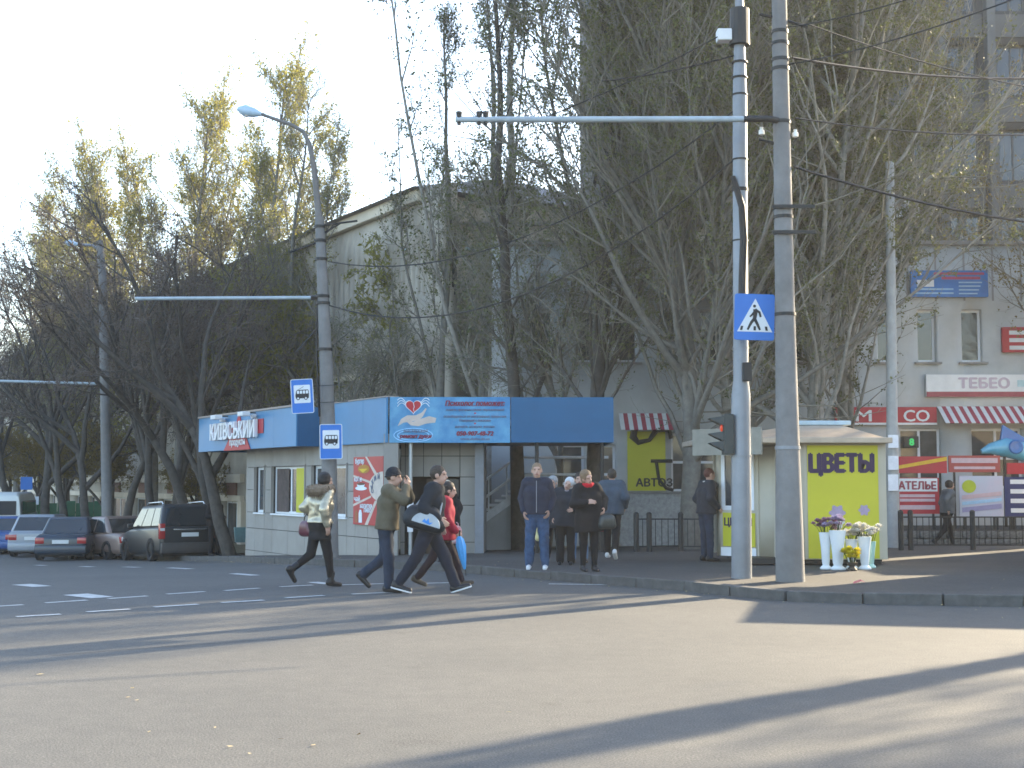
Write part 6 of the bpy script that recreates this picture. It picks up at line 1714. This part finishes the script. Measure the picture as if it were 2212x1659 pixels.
# the two heads together
person(1222, 1220, 1.53, 172, 'silver haired person in black padded coat leaning toward the red scarf', dict(legs=[(2, 3, 2), (2, 3, 2)], lean=1, side=-4, hands=[(-.10, .13, .12), (.145, .03, .02)], head=(-8, -4, -20), curl=[.9, .9]),
       dict(female=True, girth=1.12, legs=dict(mat=BLACK, flare=.048, w=1.12), coat=dict(mat=CHAR, hem=-.10, bulk=.026, waist=.8, collar=M('lilac_grey_scarf', (.3, .27, .3), .9)), shoes=BSHOE, hair=(H_WHITE, 'bob')))
rs_ = person(1272, 1234, 1.63, 196, 'person in black coat with bright red scarf and fair hair at the kerb', dict(legs=[(3, 4, 1), (0, 3, 1)], lean=2, side=4, hands=[(-.145, .06, .10), (.07, .16, .17)], poles=[(-.8, -.6, -.6), (.9, -.3, -.8)], head=(16, -8, 18), curl=[.9, .8]),
       dict(female=True, girth=1.04, legs=dict(mat=BLACK, tights=True, flare=.027, w=.98, amp=.003), coat=dict(mat=BLACK, hem=-.15, bulk=.024), shoes=BSHOE, boots=.2, hair=(H_FAIR, 'bob'), scarf=cloth('scarlet', (.52, .02, .03))))
bag(rs_, 0, .32, .24, .12, M('dark_green_leather', (.03, .035, .033), .35, spec=.6), 'black leather handbag on the arm of the red scarf person', drop=.02, dx=(-.05, 0, -.02))
# man walking away
mw_ = person(1322, 1208, 1.70, -12, 'person in slate grey jacket and white trainers walking away', dict(legs=[(10, 8, 1), (-14, 16, 1)], feet=[0, -28], lean=4, hands=[(-.13, .02, .02), (.145, .06, .06)], head=(12, 0, 0), curl=[1.1, .7]),
       dict(girth=1.05, legs=dict(mat=BLACK, flare=.036, w=1.05), coat=dict(mat=GREYJ, hem=-.05, bulk=.026, amp=.012), shoes=WSHOE, hair=(H_BRN, 'short')))
bag(mw_, 0, .30, .30, .2, M('red_nylon', (.40, .015, .03), .5, var=.2, scale=8), 'round red bag carried by the person walking away', 'holdall', .04, taper=.9)
# man by the flower kiosk window
person(1527, 1208, 1.70, -70, 'person in dark open jacket and jeans at the flower kiosk window', dict(legs=STAND, lean=3, hands=[(-.13, .05, .04), (.13, .08, .06)], head=(0, 0, 0)), dict(legs=dict(mat=DJEANS), coat=dict(mat=CHAR, hem=-.03, bulk=.02, collar=M('pale_shirt', (.5, .48, .45), .8)), shoes=BSHOE, hair=(hair_mat('auburn', (.10, .03, .02)), 'stubble')), Y=25.2)
# woman on the terrace
person(2047, 1140, 1.62, -80, 'person in grey jacket walking along the terrace past the posters', dict(legs=[(16, 6, 1), (-18, 24, 1)], feet=[4, -30], lean=4, hands=[(-.13, .10, .06), (.13, -.05, .06)]), dict(female=True, legs=dict(mat=BLACK, tights=True, flare=.026), coat=dict(mat=cloth('mid_grey', (.10, .11, .12)), hem=-.02, bulk=.02), shoes=BSHOE, hair=(H_BRN, 'curly')), Y=32.75, z=TZ - .42)
# man beside the station wagon
person(462, 1188, 1.74, -130, 'person in black standing between the station wagon and leaning tree', dict(legs=STAND, lean=2, hands=[(-.1, .14, .12), (.1, .14, .14)], head=(0, -12, 0)), dict(legs=dict(mat=BLACK), coat=dict(mat=BLACK, hem=-.04, bulk=.024), shoes=BSHOE, hair=(H_FAIR, 'short')), Y=40.3)
# ================================================================== parked cars
TYRE = M('tyre_rubber', (.015, .015, .016), .85); RIM = M('alloy_rim', (.42, .43, .44), .35, metal=.8); TAIL = M('tail_lamp_red', (.34, .012, .015), .2, spec=.6, coat=.5); CHROME = M('chrome_trim', (.7, .71, .72), .2, metal=.9); PLATE = M('number_plate', (.62, .63, .62), .5, var=.05); BUMP = M('black_bumper_plastic', (.035, .038, .042), .6); CGLASS = M('car_glass', (.022, .028, .032), .05, spec=.9, var=.2, scale=.5); WLAMP = M('white_lamp_lens', (.6, .6, .58), .2)
def paint(name, col, coat=.35): return M('car_paint_' + name, col, .35, var=.05, scale=2, spec=.45, metal=.1, coat=coat, dirt=.12)
def loft(stations, T=None):
    """stations: list of rings (lists of (x,y,z)), all the same length, open half rings mirrored by the caller"""
    V = []; F = []; n = len(stations[0])
    for r in stations: V += r
    for i in range(len(stations) - 1):
        for k in range(n):
            F.append((i * n + k, i * n + (k + 1) % n, (i + 1) * n + (k + 1) % n, (i + 1) * n + k))
    F.append(tuple(range(n - 1, -1, -1))); F.append(tuple(range((len(stations) - 1) * n, len(stations) * n)))
    return V, F
def car(name, px, Y, yaw, L, Wd, Hc, mat, label, kind='sedan', lower=None, rails=False, wheel=.31, plate=True, x=None):
    x = P(px, 1150, Y).x if x is None else x
    pitch = math.atan2(gz(x - 1.3 * math.sin(R(yaw)), Y + 1.3 * math.cos(R(yaw))) - gz(x + 1.3 * math.sin(R(yaw)), Y - 1.3 * math.cos(R(yaw))), 2.6)
    o = thing(name, (x, Y, gz(x, Y) + .004), R(yaw), label, 'car', 'cars parked along the kerb')
    o.rotation_euler = (pitch, 0, R(yaw))
    hw = Wd / 2; zb = .20; zs = Hc * (.60 if kind != 'suv' else .60); r0, r1 = -L / 2, L / 2
    def ring(y, w, zt, zb_=zb):     # rounded box section
        w0 = w * .90
        half = [(w0, zb_), (w, zb_ + .12), (w * 1.0, zb_ + (zt - zb_) * .55), (w * .965, zt - .06), (w * .88, zt)]
        return [(a, y, z) for a, z in half] + [(-a, y, z) for a, z in half[::-1]]
    if kind == 'sedan': st = [(r0, .80, zs - .12), (r0 + .08, .95, zs - .02), (r0 + .5, 1, zs + .01), (r0 + 1.1, 1, zs), (0, 1, zs - .02), (r1 - 1.5, 1, zs - .03), (r1 - .7, .98, zs - .1), (r1 - .12, .9, zs - .22), (r1, .76, zs - .3)]
    else: st = [(r0, .86, zs - .05), (r0 + .06, .97, zs), (r0 + .6, 1, zs + .01), (0, 1, zs), (r1 - 1.35, 1, zs - .02), (r1 - .6, .98, zs - .1), (r1 - .1, .9, zs - .24), (r1, .78, zs - .32)]
    V, F = loft([ring(y, hw * w, z) for y, w, z in st])
    m = MB(); m.add(V, F); m.build('body', mat, o, .035, smo=True, angle=60)
    # cabin
    if kind == 'sedan': b0, b1, t0, t1 = r0 + .75, r1 - 1.25, r0 + 1.35, r1 - 2.05
    elif kind == 'suv': b0, b1, t0, t1 = r0 + .06, r1 - 1.2, r0 + .38, r1 - 1.95
    elif kind == 'hatch': b0, b1, t0, t1 = r0 + .12, r1 - 1.15, r0 + .62, r1 - 1.9
    wb, wt = hw * .93, hw * .74; zr = Hc
    m = MB(); m.frust((-wb, wb, b0, b1), (-wt, wt, t0, t1), zs - .03, zr); m.build('cabin', mat, o, .13, smo=True, segs=4, angle=70)
    # glass: panes just proud of the cabin
    def pane(name_, q, out):
        c = sum((Vector(a) for a in q), Vector()) / 4; nrm = (Vector(q[1]) - Vector(q[0])).cross(Vector(q[3]) - Vector(q[0])).normalized()
        if nrm.dot(Vector(out)) < 0: nrm = -nrm
        vs = [Vector(a) + nrm * .008 for a in q] + [Vector(a) - nrm * .01 for a in q]
        MB().add(vs, [(0, 1, 2, 3), (7, 6, 5, 4), (0, 4, 5, 1), (1, 5, 6, 2), (2, 6, 7, 3), (3, 7, 4, 0)]).build(name_, CGLASS, o)
    def lerp3(z, yb, yt):     # point on the sloped faces at height fraction z
        return wb + (wt - wb) * z, yb + (yt - yb) * z, zs - .03 + (zr - zs + .03) * z
    lo_, hi_ = .10, .84
    for yb, yt, nm, out in ((b0, t0, 'rear_window', (0, -1, .3)), (b1, t1, 'windscreen', (0, 1, .3))):
        x0_, y0_, z0_ = lerp3(lo_, yb, yt); x1_, y1_, z1_ = lerp3(hi_, yb, yt)
        pane(nm, [(-x0_ * .86, y0_, z0_), (x0_ * .86, y0_, z0_), (x1_ * .86, y1_, z1_), (-x1_ * .86, y1_, z1_)], out)
    for s in (-1, 1):
        for u0, u1 in ((.07, .30), (.33, .62), (.65, .93)) if kind != 'sedan' else ((.10, .46), (.50, .90)):
            q = []
            for zf_, u in ((lo_, u0), (lo_, u1), (hi_, u1), (hi_, u0)):
                xx, _, zz = lerp3(zf_, 0, 0); ya = b0 + (t0 - b0) * zf_; yb_ = b1 + (t1 - b1) * zf_
                q.append((s * xx, ya + (yb_ - ya) * u, zz))
            pane('side_window', q, (s, 0, .2))
    # wheels
    wy = (r0 + L * .19, r1 - L * .19)
    for s in (-1, 1):
        for y in wy:
            MB().lathe([(wheel * .62, -.03), (wheel * .66, -.10), (wheel * .94, -.11), (wheel, -.06), (wheel, .06), (wheel * .94, .11), (wheel * .66, .10), (wheel * .62, .03)], 22, axis='x').build('wheel', TYRE, o, loc=(s * (hw - .07), y, wheel), smo=True)
            wo = o.children[-1]
            m = MB(); m.lathe([(wheel * .64, .085), (wheel * .58, .10), (wheel * .15, .095), (wheel * .1, .11)], 18, axis='x')
            for k in range(5):
                a = 6.283 * k / 5; m.tube([(.108, .04 * math.cos(a), .04 * math.sin(a)), (.108, wheel * .6 * math.cos(a), wheel * .6 * math.sin(a))], .025, 5)
            ro = m.build('rim', RIM, wo, smo=True)
            if s < 0: ro.scale = (-1, 1, 1)
    # rear end
    lb = lower or mat
    MB().box(-hw * .94, hw * .94, r0 - .07, r0 + .12, .24, .24 + Hc * .18).build('rear_bumper', lb, o, .04, smo=True)
    MB().box(-hw * .94, hw * .94, r1 - .14, r1 + .06, .22, .24 + Hc * .17).build('front_bumper', lb, o, .04, smo=True)
    for s in (-1, 1):
        if kind == 'suv': MB().box(s * hw * .80, s * hw * .985, r0 - .012, r0 + .16, zs - .36, zs + .10).build('tail_lamp', TAIL, o, .025, smo=True); MB().box(s * hw * .82, s * hw * .96, r0 - .02, r0 + .0, zs - .12, zs - .04).build('reverse_lamp', WLAMP, o.children[-1], .008)
        else: MB().box(s * hw * .60, s * hw * .93, r0 - .01, r0 + .13, zs - .30, zs - .10).build('tail_lamp', TAIL, o, .02, smo=True)
        MB().box(s * hw * .55, s * hw * .9, r1 - .2, r1 + .004, zs - .42, zs - .28).build('headlamp', WLAMP, o, .02)
        MB().box(s * (hw * .98), s * (hw * .98 + .17), b1 - .55, b1 - .45, zs + .0, zs + .13).build('mirror', mat, o, .03, smo=True)
        MB().box(s * (hw + .004), s * (hw + .018), -.1, .06, zs - .1, zs - .07).build('door_handle', CHROME, o)
    if plate: MB().box(-.26, .26, r0 - .025, r0 - .012, zs - .30, zs - .18).build('number_plate', PLATE, o, .004)
    if kind == 'suv': MB().box(-.5, .5, r0 - .03, r0 - .008, zs - .10, zs - .065).build('chrome_strip', CHROME, o, .005)
    if rails:
        for s in (-1, 1):
            MB().tube([(s * wt * .92, t0 + .2, zr - .01), (s * wt * .92, t0 + .3, zr + .07), (s * wt * .92, t1 - .5, zr + .07), (s * wt * .92, t1 - .35, zr)], .02, 8).build('roof_rail', CHROME, o, smo=True)
    MB().box(-hw * .8, hw * .8, r0 + .25, r1 - .25, .14, .26).build('underbody', BUMP, o)
    return o
car('station_wagon', 362, 42.0, 31, 4.6, 1.86, 1.70, paint('black_green', (.012, .016, .019), .15), 'black station wagon with roof rails and red tail lamps parked by leaning trees', 'suv', lower=M('taupe_cladding', (.05, .047, .045), .55), rails=True, wheel=.35)
car('beige_sedan', 240, 45.6, 44, 4.4, 1.70, 1.42, paint('beige', (.21, .15, .125)), 'beige sedan parked between the black station wagon and dark blue sedan', 'sedan')
car('dark_blue_sedan', 158, 45.6, 8, 4.4, 1.72, 1.42, paint('dark_blue', (.02, .035, .055)), 'dark blue sedan with pale number plate beside the beige car', 'sedan')
car('silver_hatchback', 100, 49.5, 6, 4.2, 1.74, 1.50, paint('silver', (.25, .275, .31)), 'silver hatchback parked between bright blue car and dark blue sedan', 'hatch')
car('blue_sedan', 15, 52.5, 6, 4.4, 1.72, 1.42, paint('bright_blue', (.02, .08, .26)), 'bright blue sedan parked beside the silver hatchback', 'sedan')
# white van further down
vx = P(20, 1100, 60).x
vn = thing('white_van', (vx, 60.0, gz(vx, 60)), R(10), 'white van standing behind the bright blue sedan', 'van')
vp = paint('van_white', (.62, .66, .66))
m = MB(); V_, F_ = loft([[(a, y, z) for a, z in ((.85, .25), (.95, .5), (.95, 1.3), (.86, zt - .1), (.75, zt))] + [(-a, y, z) for a, z in ((.75, zt), (.86, zt - .1), (.95, 1.3), (.95, .5), (.85, .25))] for y, zt in ((-2.5, 2.3), (-2.3, 2.42), (1.0, 2.42), (1.5, 2.2), (1.9, 1.5), (2.6, 1.25))])
m.add(V_, F_); m.build('body', vp, vn, .04, smo=True)
part('rear_window', CGLASS, vn, (-.75, -.04, -2.53, -2.49, 1.45, 2.05), (.04, .75, -2.53, -2.49, 1.45, 2.05)); part('rear_bumper', BUMP, vn, (-.95, .95, -2.62, -2.48, .3, .5), bevel=.03)
for s in (-1, 1):
    MB().box(s * .945, s * .965, -2.2, 1.0, 1.5, 2.05).build('side_window', CGLASS, vn, .03); MB().box(s * .82, s * .94, -2.53, -2.46, .9, 1.3).build('tail_lamp', TAIL, vn, .02)
    for y in (-1.6, 1.7): MB().lathe([(.2, -.1), (.33, -.1), (.34, 0), (.33, .1), (.2, .1)], 18, axis='x').build('wheel', TYRE, vn, loc=(s * .86, y, .34), smo=True)
# green fence and parking sign far left
gx = P(120, 1100, 64).x
gf = thing('green_fence', (gx, 64, gz(gx, 64)), .2, 'dark green sheet fence behind the roadside trees', 'fence')
GRF = M('green_painted_sheet', (.02, .13, .06), .6, dirt=.2)
for i in range(10): part('sheet', GRF, gf, (-1.6 + .42 * i, -1.6 + .42 * i + .40, 0, .03, 0, 1.9 + .05 * (i % 3)))
part('rail', IRON, gf, (-1.6, 2.6, .032, .07, 1.4, 1.5))
x = P(57, 1050, 63).x
ps_ = thing('parking_sign', (x, 63, gz(x, 63) + SW), 0, 'small blue square sign on a thin post above the green fence', 'road sign')
MB().tube([(0, .03, 0), (0, .03, 3.1)], .03, 8).build('post', PMET, ps_); zc = P(57, 1044, 63).z - gz(x, 63) - SW; part('plate', SBL, ps_, (-.28, .28, 0, .012, zc - .3, zc + .3), bevel=.004); part('panel', SWH, ps_, (-.7, .6, .0, .012, zc - 1.0, zc - .62))
# fallen leaves on the road and pavement: too many to count
rl = np.random.default_rng(5); pos = []
for px, py in ((290, 1490), (283, 1508), (296, 1516), (465, 1573), (96, 1458), (505, 1616), (770, 1592), (672, 1614), (535, 1630), (1100, 1540), (2168, 1338), (320, 1586), (600, 1600)):
    g_ = G(px, py); pos.append((g_.x, g_.y, g_.z + .012, .05))
for i in range(700):
    k_ = rl.integers(0, len(KC) - 1); c = KC[k_]; o_ = abs(rl.normal()) * .35
    if c.x > 12 or c.y > 60: continue
    x_, y_ = c.x - .1 * 0 - BACK.x * (o_ + .1), c.y - BACK.y * (o_ + .1); pos.append((x_, y_, gz(x_, y_) + .01, .035))
for i in range(900):
    k_ = rl.integers(0, len(KC) - 1); c = KC[k_]; o_ = rl.uniform(.2, 9)
    if c.x > 12 or c.y > 60: continue
    x_, y_ = c.x + BACK.x * o_, c.y + BACK.y * o_; pos.append((x_, y_, gz(x_, y_) + SW + .01, .035))
pos = np.array(pos); V, F = leaves(pos[:, :3], pos[:, 3], rl)
V = V.reshape(-1, 4, 3); c = pos[:, None, :3]; V[:, :, 2] = c[:, :, 2] + (V[:, :, 2] - c[:, :, 2]) * .35; V[:, :, 2] = np.maximum(V[:, :, 2], c[:, :, 2] - .004)
lo_ = link('fallen_leaves', np_mesh('fallen_leaves', V.reshape(-1, 3), [F]), None, [M('dry_leaves', (.30, .22, .10), .8, col2=(.45, .38, .22), scale=3)])
tag(lo_, 'dry fallen leaves scattered over road and pavement', 'leaves', kind='stuff')
g_ = G(1855, 1262, SW)
o = link('paper_scrap', MB().add([(-.09, -.05, .0), (.02, -.08, .04), (.1, .0, .01), (.05, .07, .05), (-.06, .06, .02)], [(0, 1, 4), (1, 3, 4), (1, 2, 3)]).mesh('paper_scrap'), None, [M('pink_paper', (.5, .1, .12), .7)], g_ + Vector((0, 0, .012)))
tag(o, 'crumpled pinkish red paper scrap lying on the pavement', 'litter')

# ================================================================== autumn haze over the whole crossing
hz_m = bpy.data.materials.new('pale_haze'); hz_m.use_nodes = True
nt = hz_m.node_tree; nt.nodes.clear()
pv_ = nt.nodes.new('ShaderNodeVolumePrincipled'); mo = nt.nodes.new('ShaderNodeOutputMaterial')
pv_.inputs['Color'].default_value = (.93, .92, .90, 1); pv_.inputs['Density'].default_value = 0.0006; pv_.inputs['Anisotropy'].default_value = 0.3
nt.links.new(pv_.outputs[0], mo.inputs['Volume'])
hz = MB().box(-950, 950, -250, 1260, -4.0, 36).build('haze', hz_m)
hz['kind'] = 'stuff'
